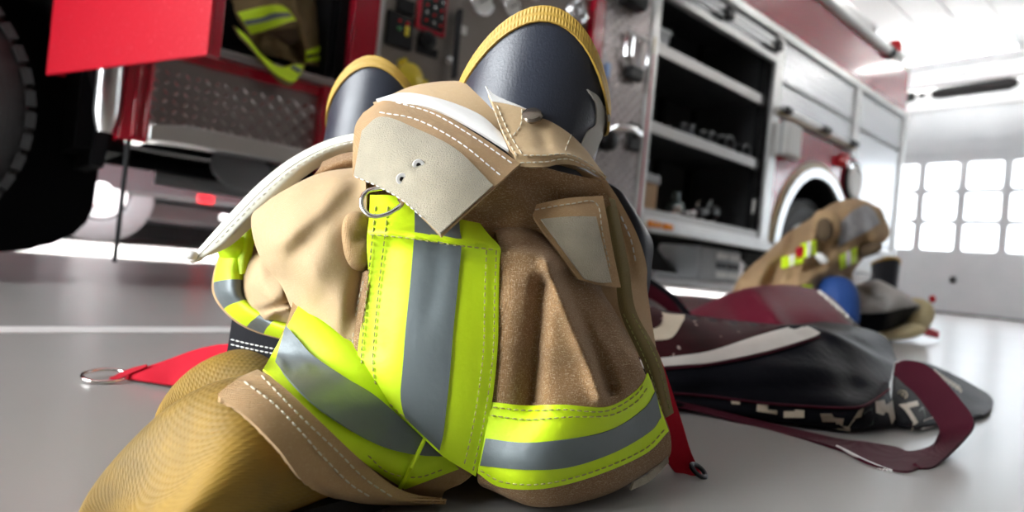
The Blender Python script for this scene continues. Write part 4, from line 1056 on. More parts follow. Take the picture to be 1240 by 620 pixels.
def F_dec(A_, B_, mm, nm): return piece(nm, Fp.decal(A_, B_, 60, 14), mm, pan, sharp=80)
F_dec([(502, 248), (502, 275), (501, 292), (497, 340), (491, 400), (488, 440), (485, 475), (487, 495), (491, 507)], [(556, 262), (557, 280), (559, 295), (555, 340), (549, 400), (545, 450), (541, 490), (537, 525), (532, 546)], M_SILV, 'silver_band')
mb = MB()
for pth in ([(455, 250), (452, 278), (447, 327), (440, 400), (438, 440), (448, 468)], [(470, 250), (467, 278), (460, 336), (453, 410), (452, 450), (462, 478), (500, 515)], [(589, 303), (587, 360), (585, 430), (574, 510), (561, 568)], [(601, 303), (599, 360), (597, 430), (586, 510), (572, 574)], [(448, 284), (490, 288), (545, 296), (603, 303)]):
    Fp.stitch(pth, 5.5, 3, .0007, m=mb)
o = piece('stitching', mb, M_THREADG, pan); o['kind'] = 'stuff'
pe = Cloth([[(438, 330, .545), (444, 328, .53), (450, 330, .526)], [(428, 380, .545), (434, 380, .53), (440, 382, .524)], [(423, 425, .54), (429, 425, .528), (436, 428, .524)], [(430, 462, .54), (436, 460, .528), (446, 466, .523)], [(446, 482, .54), (452, 478, .53), (462, 484, .524)]], 10, 40)
ped = piece('pocket_edge', pe.shell(), M_TANSHADE, sharp=80)
mb = pe.stitch([(440, 340), (431, 380), (427, 425), (434, 460)], 5, 3, .0007); o = piece('stitching', mb, M_THREAD, ped); o['kind'] = 'stuff'
m = lump((434, 292, .545), .013, .026, .02, .2, dents=[(.006, .004, -.02, .012, .010)]); piece('pocket_gusset', m, M_TAN, sharp=80)
m = MB(); dring = [(462, 228, .52), (446, 231, .512), (438, 241, .508), (440, 254, .505), (452, 262, .503), (470, 259, .502), (486, 248, .505), (484, 242, .51)]
m.tube([wpt(p) for p in spl(dring, 40)], .0019, 10); piece('d_ring', m, M_STEELR, sharp=80)

# bellows of the pocket, tan folds with shade in the colour, hem band and rounded hem
G = Cloth([[(560, 235, .62), (620, 222, .63), (690, 235, .65), (740, 270, .67)],
           [(592, 268, .58), (640, 262, .59), (690, 272, .625), (735, 300, .65)],
           [(606, 300, .525), (652, 306, .530), (692, 310, .585), (728, 345, .62)],
           [(605, 330, .522), (664, 330, .518), (700, 334, .575), (742, 372, .61)],
           [(604, 370, .52), (680, 365, .512), (715, 372, .565), (758, 400, .60)],
           [(602, 410, .522), (695, 410, .515), (735, 415, .555), (772, 430, .585)],
           [(598, 450, .522), (706, 452, .52), (750, 455, .545), (783, 456, .585)],
           [(593, 490, .520), (690, 492, .512), (745, 490, .54), (790, 462, .59)],
           [(586, 535, .517), (655, 545, .500), (735, 525, .535), (799, 490, .60)],
           [(578, 574, .52), (640, 592, .505), (730, 574, .54), (811, 522, .61)],
           [(582, 588, .53), (650, 613, .52), (735, 597, .555), (812, 550, .625)],
           [(600, 592, .565), (660, 610, .555), (735, 596, .59), (800, 560, .65)],
           [(620, 575, .62), (665, 590, .61), (730, 580, .63), (785, 545, .67)]], 64, 90,
          folds=[([(606, 303), (640, 308), (660, 310)], 6, -.006), ([(655, 345), (648, 420), (644, 485)], 11, .019), ([(663, 318), (690, 380), (715, 440), (728, 480)], 9, -.016), ([(681, 335), (708, 400), (738, 470)], 11, .025), ([(695, 305), (740, 385), (775, 450)], 12, -.012), ([(620, 340), (616, 420), (612, 480)], 12, -.004), ([(637, 470), (640, 500)], 20, .003), ([(600, 590), (640, 603), (700, 606)], 9, .003)], ripple=.0012, rs=60, seed=4)
gp = piece('pocket_bellows', G.shell(.0035), M_TANSHADE, sharp=80)
hb = piece('lime_band', G.decal([(595, 487), (637, 491), (683, 490), (735, 493), (771, 473), (785, 452)], [(578, 573), (606, 590), (658, 592), (719, 577), (781, 550), (810, 522)], 70, 24), M_LIME, sharp=80)
piece('silver_band', G.decal([(588, 531), (637, 536), (698, 531), (744, 519), (781, 494), (794, 474)], [(581, 564), (637, 569), (689, 566), (744, 548), (787, 523), (801, 505)], 70, 12, off=.003), M_SILV, hb, sharp=80)
mb = G.stitch([(597, 493), (637, 497), (683, 496), (733, 498), (768, 480), (782, 462)], 5.5, 3, .0007, .0032); G.stitch([(595, 503), (637, 508), (690, 505), (738, 503), (770, 487), (786, 466)], 5.5, 3, .0007, .0032, mb); G.stitch([(582, 570), (610, 584), (658, 586), (719, 571), (779, 545), (807, 518)], 5.5, 3, .0007, .0032, mb)
o = piece('stitching', mb, M_THREADG, hb); o['kind'] = 'stuff'
m = G.decal([(768, 583), (790, 570), (809, 552)], [(764, 594), (788, 582), (810, 560)], 20, 4, .001, .002); piece('knee_patch', m, M_VELC)

# top: the waistband flap with its grey pile panel
bw = Cloth([[(455, 124, .67), (500, 104, .69), (552, 98, .69), (600, 106, .68), (645, 124, .67)],
            [(452, 124, .645), (505, 106, .645), (555, 101, .64), (600, 112, .63), (640, 130, .63)],
            [(465, 126, .62), (512, 122, .61), (560, 126, .605), (600, 142, .60), (632, 165, .60)],
            [(480, 135, .60), (520, 138, .595), (565, 150, .59), (603, 172, .58), (630, 195, .575)]], 40, 24, ripple=.001, rs=50)
piece('back_waistband', bw.shell(.003), M_TANL, sharp=80)
Wl = Cloth([[(455, 120, .615), (490, 112, .606), (535, 120, .598), (580, 138, .588), (606, 160, .578)], [(466, 122, .605), (495, 119, .597), (535, 127, .588), (580, 148, .578), (612, 172, .568)], [(472, 128, .60), (498, 126, .593), (535, 135, .583), (578, 158, .572), (616, 182, .563)]], 30, 8)
piece('waist_lining', Wl.shell(.003), M_WHITEC, sharp=80)
Hf = Cloth([[(440, 136, .605), (470, 121, .605), (528, 135, .588), (580, 164, .570), (630, 198, .552)],
            [(431, 150, .575), (468, 138, .566), (520, 152, .553), (568, 178, .538), (614, 212, .53)],
            [(428, 166, .560), (463, 158, .545), (508, 174, .528), (552, 200, .513), (590, 235, .506)],
            [(427, 190, .552), (458, 190, .530), (498, 208, .508), (535, 232, .496), (562, 260, .490)],
            [(427, 214, .550), (455, 225, .528), (484, 241, .505), (512, 264, .488), (534, 284, .478)]], 56, 40,
           folds=[([(487, 217), (487, 216)], 8, .004), ([(507, 200), (507, 199)], 8, .004), ([(460, 132), (530, 150), (600, 205)], 8, .002)])
fl = piece('waist_flap', Hf.shell(.004), M_TAN, sharp=80)
piece('pile_panel', Hf.decal([(438, 158), (462, 141), (503, 155), (553, 181), (597, 224)], [(428, 213), (455, 224), (484, 240), (511, 262), (533, 282)], 60, 40, off=.003, thick=.003), M_VELC, fl, sharp=80)
mb = MB()
for pth in ([(480, 124), (526, 138), (577, 168), (622, 199)], [(460, 136), (505, 145), (556, 172), (606, 212)]): Hf.stitch(pth, 6, 2.5, .0007, m=mb)
Hf.stitch([(430, 214), (456, 225), (485, 241), (511, 263)], 4, 3, .0006, .004, mb)
o = piece('stitching', mb, M_THREADW, fl); o['kind'] = 'stuff'
for (u, v) in ((487, 217), (507, 200)):
    c = at(u, v, Hf.depth(u, v)-.0035); nrm = ORG-c; nrm /= np.linalg.norm(nrm)
    m = MB(); m.lathe([(.0018, 0), (.0022, .0012), (.0046, .0012), (.005, 0)], c, nrm, 16, closed=True); piece('eyelet', m, M_WHITEC, fl)
    m = MB(); m.lathe([(.002, .0004), (0, .0004)], c, nrm, 12); piece('eyelet_hole', m, M_SOLE, fl)
# right hand fly flap with the snap button
If = Cloth([[(590, 108, .615), (625, 116, .618), (660, 134, .62), (695, 163, .628), (731, 210, .635)],
            [(598, 128, .592), (632, 134, .594), (664, 146, .60), (697, 170, .61), (731, 212, .625)],
            [(608, 156, .574), (640, 160, .577), (672, 168, .586), (702, 184, .60), (732, 214, .62)],
            [(620, 184, .558), (650, 185, .562), (684, 187, .576), (710, 197, .596), (733, 217, .62)],
            [(630, 202, .553), (656, 202, .559), (686, 199, .578), (712, 206, .60), (733, 220, .63)]], 46, 34,
           folds=[([(624, 186), (690, 189), (730, 212)], 5, -.004), ([(650, 140), (660, 175)], 9, .004)])
fr = piece('fly_flap', If.shell(.0035), M_TANL, sharp=80)
piece('flap_lining', If.decal([(588, 104), (620, 112), (657, 132)], [(596, 122), (622, 127), (650, 136), (662, 138)], 30, 6), M_WHITEC, fr, sharp=80)
mb = MB()
for pth in ([(602, 128), (616, 160), (633, 188)], [(597, 130), (611, 164), (628, 192)], [(634, 188), (660, 188), (690, 187), (722, 203)], [(630, 197), (660, 196), (690, 193), (724, 210)], [(632, 132), (631, 150), (620, 166)], [(692, 163), (686, 178), (684, 188)]): If.stitch(pth, 5, 2.5, .0007, m=mb)
o = piece('stitching', mb, M_THREAD, fr); o['kind'] = 'stuff'
c = at(644, 142, If.depth(644, 142)-.001); nrm = dirw(-.2, -1)*.75+ZUP*.65
M_BRONZE = mat('dark_bronze', (.26, .22, .18), rough=.22, metal=.9)
m = MB(); m.lathe([(.0105, 0), (.0108, .002), (.009, .0045), (.005, .0055), (0, .006)], c, nrm, 24); piece('snap_button', m, M_BRONZE, fr)
m = MB(); nn = nrm/np.linalg.norm(nrm); m.torus(c+nn*.0045, nn, .0055, .0009, 20, 6); piece('snap_ring', m, M_STEELR, fr)
fy = Cloth([[(585, 203, .545), (650, 203, .555), (728, 219, .60)], [(565, 235, .545), (640, 236, .565), (742, 258, .615)], [(556, 262, .55), (635, 275, .565), (738, 300, .612)], [(560, 296, .555), (640, 306, .56), (735, 325, .60)]], 40, 36, over=BV_SHAFT, gap=.006, folds=[([(600, 215), (640, 255), (690, 300)], 12, -.012), ([(560, 240), (610, 275), (660, 305)], 10, .012), ([(650, 215), (690, 245), (720, 280)], 12, .010)], ripple=.003, rs=40, seed=6)
piece('fly_fold', fy.shell(.003), M_TANSHADE, sharp=80)
# hip panel at the right with its own pile patch
hp = Cloth([[(625, 205, .60), (680, 200, .61), (734, 218, .645)], [(640, 225, .63), (700, 225, .645), (752, 246, .655)], [(668, 262, .64), (720, 262, .645), (772, 285, .665)], [(705, 320, .632), (745, 318, .64), (783, 322, .67)], [(735, 370, .622), (760, 372, .635), (784, 352, .675)], [(765, 430, .615), (782, 432, .63), (795, 425, .665)]], 30, 40, folds=[([(700, 215), (740, 265), (765, 320)], 10, .006), ([(735, 235), (765, 290), (775, 330)], 9, -.006)])
hpo = piece('hip_panel', hp.shell(), M_TAN, sharp=80)
mb = hp.stitch([(752, 262), (764, 290), (770, 318)], 7, 3, .0009); o = piece('stitching', mb, M_THREADW, hpo); o['kind'] = 'stuff'
J = Cloth([[(638, 250, .565), (685, 240, .575), (730, 237, .60)], [(655, 275, .555), (698, 268, .565), (736, 268, .59)], [(678, 308, .555), (712, 305, .565), (743, 306, .585)], [(700, 338, .56), (726, 345, .568), (752, 348, .585)]], 30, 26)
jf = piece('hip_flap', J.shell(.0035), M_TAN, sharp=80)
piece('pile_patch', J.decal([(655, 265), (690, 262), (722, 262)], [(708, 338), (726, 342), (741, 342)], 30, 20, .003, .002), M_VELC, jf, sharp=80)
mb = J.stitch([(648, 254), (690, 247), (722, 246), (730, 285), (740, 330)], 5, 2.5, .0007); o = piece('stitching', mb, M_THREAD, jf); o['kind'] = 'stuff'
K1 = Cloth([[(730, 240, .612), (737, 239, .612), (745, 242, .62)], [(744, 320, .598), (752, 318, .598), (761, 318, .606)], [(751, 378, .598), (760, 376, .596), (770, 376, .604)], [(778, 440, .604), (788, 436, .60), (799, 432, .61)], [(800, 508, .612), (808, 505, .61), (816, 500, .62)]], 12, 50)
ks = piece('side_strap', K1.shell(.003), M_OLIVE, sharp=80)
mb = K1.stitch([(755, 380), (784, 442), (803, 500)], 5, 2.5, .0006); K1.stitch([(766, 380), (795, 436), (811, 496)], 5, 2.5, .0006, m=mb); o = piece('stitching', mb, M_THREADG, ks); o['kind'] = 'stuff'
m = Cloth([[(736, 222, .69), (752, 232, .685), (768, 252, .695)], [(750, 262, .69), (772, 270, .68), (790, 292, .69)], [(760, 310, .69), (776, 315, .675), (789, 325, .685)], [(762, 350, .69), (776, 352, .68), (786, 352, .69)], [(768, 372, .70), (774, 373, .69), (779, 371, .70)]], 16, 30).shell(.004); piece('knee_pad', m, M_BOOTB, sharp=80)  # black strap down the right side of the trousers
# suspenders: red webbing to the right with a hook, red webbing to the left with a ring
m = strap([(776, 400, .66), (788, 440, .665), (796, 500, .67), (803, 545, .675), (818, 572, .68), (832, 577, .675)], [(788, 405, .675), (806, 450, .68), (824, 505, .685), (836, 545, .685), (845, 565, .685), (850, 574, .675)], .003)
su = piece('suspender_strap', m, M_REDW, sharp=80)
c = wpt((846, 570, .675)); m = MB(); m.torus(c, ZUP*.8+RGT*.4-FWD*.3, .009, .0026, 24, 8); obj('hook_ring', m, M_GUN, su)
m = strap([(128, 457, .863), (148, 453, .862), (198, 437, .865), (231, 425, .868), (259, 418, .855), (284, 416, .83), (330, 414, .76)], [(132, 463, .855), (152, 459, .852), (178, 461, .835), (212, 466, .825), (245, 464, .80), (284, 452, .79), (330, 446, .74)], .0025)
su = piece('suspender_strap', m, M_REDW, sharp=80)
m = strap([(131, 459, .850), (152, 448, .856), (177, 441, .858)], [(134, 464, .848), (156, 453, .853), (177, 444, .856)], .003, 16); obj('strap_fold', m, M_REDW, su)
c = on_floor(128, 455, .006); m = MB(); m.torus(c, ZUP+FWD*-.10+RGT*.06, .0265, .0026, 36, 8); obj('strap_ring', m, M_STEELR, su, sharp=80)
m = strap([(281, 386, .69), (305, 392, .675), (345, 402, .66)], [(274, 432, .69), (300, 436, .675), (340, 436, .66)], .004, 20, 12)
bs = piece('black_strap', m, M_BLKW, sharp=80)
class _L:
    pass
bk = Cloth([[(281, 386, .69), (305, 392, .675), (345, 402, .66)], [(274, 432, .69), (300, 436, .675), (340, 436, .66)]], 20, 12)
mb = bk.stitch([(280, 411), (305, 417), (340, 424)], 4, 2, .0009); bk.stitch([(280, 417), (305, 423), (340, 430)], 4, 2, .0009, m=mb); o = piece('stitching', mb, M_THREADW, bs); o['kind'] = 'stuff'
# ================================================================== the gear bags on the floor to the right
M_VINYL = mat('black_vinyl', (.006, .006, .008), rough=.42, spec=.025, bump=('noise', 60, .35, .003), vary=(8, .5, (.009, .009, .012)))
M_PRINT = mat('dark_maroon_print', (.045, .006, .009), rough=.5, spec=.08, speck=(38, .69, (.55, .42, .38)), vary=(14, .5, (.02, .008, .008)))
M_MAROON = mat('maroon_nylon', (.095, .004, .015), rough=.55, bump=('noise', 70, .3, .003), vary=(6, .5, (.07, .003, .011)), spec=.25)
M_MAROONW = mat('maroon_webbing', (.055, .003, .012), rough=.65, spec=.2, bump=('weave', 240, .5, .001))
M_CREAM = mat('cream_print', (.58, .50, .38), rough=.5, vary=(30, .5, (.50, .42, .30)))
M_WSTRIP = mat('white_bag_strip', (.62, .58, .53), rough=.55, vary=(14, .5, (.50, .46, .41)))
M_GRNP = mat('dark_green_print', (.01, .035, .022), rough=.4)
BAG = thing('gear_bag', 'black gear bag with maroon straps, white stripe and cream lettering collapsed on the floor', 'bag', on_floor(960, 470))
def bpart(name, mb, m, parent=None, **k): return obj(name, mb, m, parent or BAG, sharp=80, **k)
B1 = Cloth([[(700, 420, 1.30), (770, 410, 1.30), (850, 400, 1.32), (930, 398, 1.34), (1000, 390, 1.36), (1068, 405, 1.38), (1086, 437, 1.36)],
            [(700, 378, 1.12), (770, 372, 1.13), (831, 380, 1.15), (900, 389, 1.18), (985, 397, 1.20), (1040, 405, 1.24), (1084, 437, 1.29)],
            [(700, 410, 1.05), (775, 410, 1.05), (850, 404, 1.07), (910, 399, 1.11), (970, 394, 1.14), (1020, 404, 1.18), (1083, 439, 1.25)],
            [(700, 440, 1.02), (770, 436, 1.02), (863, 424, 1.03), (915, 407, 1.07), (963, 394, 1.11), (1010, 403, 1.15), (1082, 441, 1.21)],
            [(700, 450, 1.01), (770, 447, 1.01), (863, 439, 1.01), (928, 425, 1.04), (992, 406, 1.10), (1030, 418, 1.12), (1081, 447, 1.17)],
            [(700, 465, 1.0), (770, 462, 1.0), (860, 460, .99), (930, 458, .985), (1000, 452, 1.01), (1045, 452, 1.05), (1079, 458, 1.10)],
            [(700, 474, 1.0), (770, 474, 1.0), (850, 479, .99), (934, 489, .965), (1030, 494, .95), (1060, 484, .985), (1077, 471, 1.05)],
            [(700, 488, 1.005), (770, 490, .99), (850, 496, .985), (924, 508, .968), (1006, 519, .95), (1050, 520, .965), (1085, 516, 1.01)],
            [(720, 478, 1.12), (790, 482, 1.10), (860, 486, 1.10), (930, 496, 1.06), (1006, 505, 1.05), (1050, 505, 1.06), (1080, 502, 1.10)]], 90, 80,
           folds=[([(990, 400), (1020, 430), (1035, 470)], 14, .012), ([(1000, 398), (1040, 415), (1080, 445)], 9, -.01), ([(850, 470), (950, 470), (1040, 470)], 12, .006), ([(930, 440), (990, 445), (1070, 460)], 10, -.006)], ripple=.003, rs=70, seed=2)
bpart('bag_body', B1.shell(.004), M_VINYL)
bpart('printed_panel', B1.decal([(772, 374), (831, 381), (880, 387), (930, 393), (956, 394)], [(772, 440), (830, 430), (870, 421), (915, 406), (956, 395)], 50, 16, .003), M_PRINT)
bpart('white_stripe', B1.decal([(770, 436), (820, 431), (863, 424), (915, 407), (961, 394.5), (978, 395), (992, 402)], [(770, 446), (820, 442), (863, 438.5), (928, 425), (975, 411), (990, 405), (993, 403)], 60, 8, .005), M_WSTRIP)
lg = bpart('cream_logo', B1.decal([(770, 364), (786, 370), (806, 379), (829, 381)], [(770, 414), (792, 412), (814, 408), (829, 386)], 30, 12, .005), M_CREAM)
c = [(788+15*math.cos(t), 384+13*math.sin(t)) for t in np.linspace(PI, 2*PI, 14)]; c2 = [(788+15*math.cos(t), 384+13*math.sin(t)) for t in np.linspace(PI, 0, 14)]
obj('logo_disc', B1.decal(c, c2, 20, 8, .008), M_PRINT, lg, sharp=80)
m = MB()
def line_on(S, path, r, off=.004):
    return [at(u, v, S.depth(u, v)-off) for u, v in spl(path, 50)]
for pth in ([(772, 474), (850, 479), (934, 489), (1030, 494), (1060, 484), (1077, 471)], [(800, 447), (863, 441), (928, 428), (992, 408)]):
    m = MB(); m.tube(line_on(B1, pth, .002), .0022, 6); bpart('piping', m, M_MAROONW)
def letters(S, poly, mm=M_CREAM, off=.0035, parent=None):
    P = [at(u, v, S.depth(u, v)-off) for u, v in poly]; n = len(P); bk = [p+ray(*poly[i])*.001 for i, p in enumerate(P)]
    m = MB(); bm_f = tuple(range(n)); 
    nn = sum(np.cross(P[i]-P[0], P[(i+1) % n]-P[0]) for i in range(n)); fl = np.dot(nn, P[0]-ORG) > 0
    F = [bm_f[::-1] if fl else bm_f]; F += [(i, i+n, (i+1) % n+n, (i+1) % n) if not fl else (i, (i+1) % n, (i+1) % n+n, i+n) for i in range(n)]
    m.add(P+bk, F); return bpart('lettering', m, mm, parent)
letters(B1, [(885, 484), (896, 485), (896, 490), (886, 489)])
letters(B1, [(917, 489), (930, 490), (930, 496), (941, 497), (941, 502), (916, 498)])
letters(B1, [(949, 498), (962, 498), (963, 496), (974, 497), (974, 506), (949, 506)])
letters(B1, [(993, 501), (1007, 501), (1010, 506), (1022, 507), (1020, 516), (1027, 517), (1036, 503), (1040, 497), (1046, 494), (1043, 505), (1036, 507), (1029, 523), (1014, 520), (1012, 511), (996, 511)])
letters(B1, [(1060, 486), (1071, 484), (1073, 490), (1081, 485), (1084, 507), (1080, 514), (1076, 500), (1072, 499), (1070, 503), (1061, 500)])
letters(B1, [(1046, 500), (1056, 494), (1058, 514), (1044, 520)], M_GRNP)
B2 = Cloth([[(1088, 440, 1.32), (1117, 438, 1.40), (1160, 456, 1.50), (1197, 477, 1.50)],
            [(1084, 452, 1.17), (1112, 456, 1.23), (1157, 472, 1.32), (1203, 486, 1.39)],
            [(1080, 485, 1.06), (1110, 490, 1.08), (1152, 497, 1.13), (1199, 496, 1.24)],
            [(1076, 515, 1.015), (1110, 519, 1.005), (1150, 512, 1.08), (1188, 504, 1.17)],
            [(1085, 505, 1.09), (1115, 508, 1.10), (1150, 503, 1.16), (1185, 497, 1.24)]], 40, 44, ripple=.003, rs=40, seed=5,
           folds=[([(1160, 470), (1195, 487)], 5, -.008)])
bpart('bag_end', B2.shell(.004), M_VINYL)
letters(B2, [(1088, 490), (1111, 485), (1113, 491), (1101, 494), (1112, 511), (1103, 523), (1106, 512), (1096, 497)], M_CREAM)
letters(B2, [(1113, 496), (1118, 492), (1122, 508), (1112, 519)], M_GRNP)
letters(B2, [(1119, 508), (1136, 503), (1138, 514), (1116, 521)], M_WSTRIP)
for k in range(7):                                  # the half hidden script on the far end
    u = 1130+k*4.6; v = 447+k*3.1
    letters(B2, [(u, v), (u+4, v+1.5), (u+7.5, v+8), (u+5.5, v+10), (u+3, v+6.5), (u+2, v+5)])
m = MB(); c = at(1093, 478, B2.depth(1093, 478)-.006); nn = (ORG-c)/np.linalg.norm(ORG-c); m.torus(c, nn, .0065, .0015, 20, 6); m.lathe([(.003, 0), (.002, .002), (0, .0022)], c, nn, 10); bpart('eyelet', m, M_CREAM)
m = strap([(1084, 440, 1.12), (1099, 436, 1.09), (1128, 446, 1.03), (1163, 484, .965), (1178, 507, .935), (1172, 525, .91), (1134, 562, .805), (1115, 567, .785)], [(1082, 451, 1.09), (1092, 462, 1.06), (1111, 480, 1.02), (1135, 514, .965), (1137, 526, .945), (1134, 537, .90), (1122, 550, .84), (1108, 560, .79)], .004, 60, 6)
hl = bpart('carry_handle', m, M_MAROONW)
m = strap([(1137, 524, .94), (1128, 539, .89), (1102, 546, .855), (1085, 541, .86), (1050, 535, .885), (1012, 530, .91), (924, 510, .955), (850, 492, .975), (800, 482, .98)], [(1126, 557, .82), (1112, 566, .785), (1096, 570, .765), (1066, 565, .775), (1040, 554, .80), (1012, 541, .845), (920, 517, .935), (850, 499, .97), (800, 490, .985)], .004, 70, 6)
bpart('carry_handle', m, M_MAROONW)
m = strap([(1012, 540, .846), (1040, 553, .80), (1066, 565, .776), (1080, 570, .766)], [(1014, 542, .85), (1040, 556, .80), (1066, 567, .777), (1080, 572, .768)], .002, 24); bpart('frayed_edge', m, M_WHITEC)
m = MB()
rg = random.Random(5)
for k in range(14):
    u = 1062+rg.random()*16; p = at(u, 567, .772); q = at(u+rg.uniform(-4, 4), 570.5+rg.random()*2, .765); m.tube([p, q], .0004, 4)
o = bpart('frayed_thread', m, M_WHITEC); o['kind'] = 'stuff'

MB2 = thing('duffel_bag', 'dull maroon cloth duffel bag lying behind the black gear bag', 'bag', on_floor(930, 425))
Q = Cloth([[(760, 420, 1.95), (830, 392, 1.95), (910, 362, 1.95), (1000, 366, 1.95), (1050, 405, 1.9)],
           [(770, 405, 1.75), (832, 378, 1.78), (910, 348, 1.80), (992, 352, 1.82), (1042, 398, 1.75)],
           [(770, 418, 1.62), (840, 400, 1.62), (935, 375, 1.60), (1012, 378, 1.64), (1048, 412, 1.65)],
           [(770, 440, 1.52), (840, 430, 1.50), (940, 410, 1.50), (1020, 412, 1.52), (1052, 426, 1.56)],
           [(775, 448, 1.50), (850, 446, 1.48), (940, 444, 1.48), (1030, 436, 1.50), (1055, 438, 1.54)]], 50, 50,
          folds=[([(910, 348), (930, 372), (948, 400)], 10, -.03), ([(880, 370), (900, 395), (910, 420)], 20, .03), ([(992, 352), (1015, 375), (1035, 400)], 8, -.02)], ripple=.006, rs=60, seed=3)
obj('bag_cloth', Q.shell(.004), M_MAROON, MB2, sharp=80)
m = MB(); m.tube(line_on(Q, [(992, 353), (1016, 374), (1040, 397)], .003, .006), .005, 6); obj('seam', m, M_WSTRIP, MB2, sharp=80)
m = strap([(770, 338, 1.42), (790, 346, 1.44), (812, 362, 1.46), (830, 384, 1.48)], [(770, 356, 1.42), (788, 362, 1.44), (806, 374, 1.46), (820, 390, 1.48)], .005, 24); obj('carry_handle', m, M_MAROON, MB2, sharp=80)
m = strap([(776, 330, 1.52), (800, 345, 1.54), (822, 362, 1.56), (840, 384, 1.58)], [(776, 340, 1.52), (798, 353, 1.54), (818, 368, 1.56), (832, 386, 1.58)], .006, 24); obj('carry_handle', m, M_BLKW, MB2, sharp=80)

# ================================================================== far turnout gear
CT = thing('turnout_coat', 'tan turnout coat thrown in a heap beside the rear wheel of the engine', 'coat', on_floor(985, 400))
M_TANF = mat('tan_coat_cloth', (.40, .265, .14), rough=.88, vary=(9, .6, (.33, .21, .105)), bump=('noise', 60, .4, .01))
M_DKF = mat('dark_coat_inside', (.10, .065, .035), rough=.9)  # much darker tone of the tan coat cloth
M_GREYL = mat('grey_quilted_lining', (.42, .41, .40), rough=.8, vary=(18, .7, (.20, .20, .215)), bump=('noise', 40, .5, .01))
Cc = Cloth([[(950, 296, 3.35), (985, 270, 3.35), (1012, 252, 3.35), (1040, 246, 3.35), (1070, 258, 3.3)],
            [(955, 281, 3.1), (985, 262, 3.08), (1010, 246, 3.08), (1040, 241, 3.1), (1066, 252, 3.1)],
            [(925, 309, 2.95), (962, 288, 2.88), (1003, 268, 2.82), (1045, 262, 2.88), (1078, 282, 2.98)],
            [(898, 333, 2.88), (942, 318, 2.76), (998, 302, 2.74), (1036, 298, 2.84), (1062, 300, 2.95)],
            [(885, 358, 2.82), (938, 350, 2.70), (990, 336, 2.72), (1022, 325, 2.80), (1046, 313, 2.95)],
            [(876, 385, 2.82), (932, 385, 2.74), (978, 368, 2.78), (1008, 346, 2.88), (1032, 332, 3.0)],
            [(872, 404, 2.9), (932, 404, 2.85), (985, 392, 2.9), (1012, 360, 2.98), (1035, 345, 3.1)]], 64, 64,
           folds=[([(972, 268), (958, 300), (930, 345)], 8, .09), ([(987, 262), (984, 300), (965, 335)], 6, -.07), ([(1008, 296), (985, 318), (950, 345)], 7, .06), ([(1030, 300), (1000, 325), (970, 345)], 9, -.05), ([(930, 310), (905, 350)], 14, -.04)], ripple=.03, rs=34, seed=8)
cc = obj('coat_body', Cc.shell(.006), M_TANF, CT, sharp=80)
obj('coat_lining', Cc.decal([(1018, 270), (1030, 258), (1048, 248), (1060, 256)], [(1016, 298), (1032, 290), (1052, 279), (1066, 270)], 24, 14, .02, .008), M_GREYL, cc, sharp=80)
def colorp(S, A_, B_, mm, nm, par, off=.012, n=14, k=6): return obj(nm, S.decal(A_, B_, n, k, off, .004), mm, par, sharp=80)
for (x0, y0, x1, y1, h) in ((946, 318, 972, 312, 13), (970, 304, 989, 299, 18), (1018, 318, 1038, 308, 18)):
    s = colorp(Cc, [(x0, y0-h/2), (x1, y1-h/2)], [(x0, y0+h/2), (x1, y1+h/2)], M_LIME, 'lime_band', cc)
    colorp(Cc, [(x0+(x1-x0)*.38, y0+(y1-y0)*.4-h/2), (x0+(x1-x0)*.62, y0+(y1-y0)*.6-h/2)], [(x0+(x1-x0)*.38, y0+(y1-y0)*.4+h/2), (x0+(x1-x0)*.62, y0+(y1-y0)*.6+h/2)], M_WHITEC, 'silver_band', cc, .018)
colorp(Cc, [(964, 300), (972, 298)], [(963, 313), (971, 311)], M_REDW, 'red_tab', cc, .02)
colorp(Cc, [(972, 346), (984, 345)], [(973, 351), (985, 350)], M_LIME, 'lime_band', cc, .02)
m = lump((1000, 274, 2.76), .055, .075, .06, .2); obj('collar_fold', m, M_TANF, cc, sharp=80)
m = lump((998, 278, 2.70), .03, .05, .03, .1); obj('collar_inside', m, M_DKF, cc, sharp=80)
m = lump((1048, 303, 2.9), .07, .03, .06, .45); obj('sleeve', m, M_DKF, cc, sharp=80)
m = lump((995, 313, 2.64), .03, .016, .02, -.6); obj('cuff', m, M_WHITEC, cc)
sc_ = [(.01, 0, .20, .16), (.2, .0, .20, .15), (.38, .02, .15, .12), (.50, .04, .08, .07), (.54, .05, .01, .01)]
cb = on_floor(985, 400); P = []
a0, d0 = float(np.dot(at(985, 360, 3.05)-ORG, RGT)), 3.12
for (z, da, ra, rd) in spl(np.array(sc_), 16): P.append([cam2w(a0+da+ra*math.cos(q), d0+rd*math.sin(q), z) for q in np.linspace(0, 2*PI, 24, endpoint=False)])
m = MB(); m.sheet(np.array(P), 0, closed_u=True); obj('inner_bulk', m, M_TANF, CT, sharp=80)

M_BLUE = mat('blue_cloth', (.012, .055, .22), rough=.7, bump=('noise', 30, .4, .01))
bl = lump((1013, 372, 2.72), .085, .135, .09, .1, sq=.8); 
for i, p in enumerate(bl.V):
    if p[2] < .004: bl.V[i] = (p[0], p[1], .004)
tag(obj('stuff_sack', bl, M_BLUE, sharp=80), 'crumpled blue cloth sack below the heaped tan coat', 'sack')

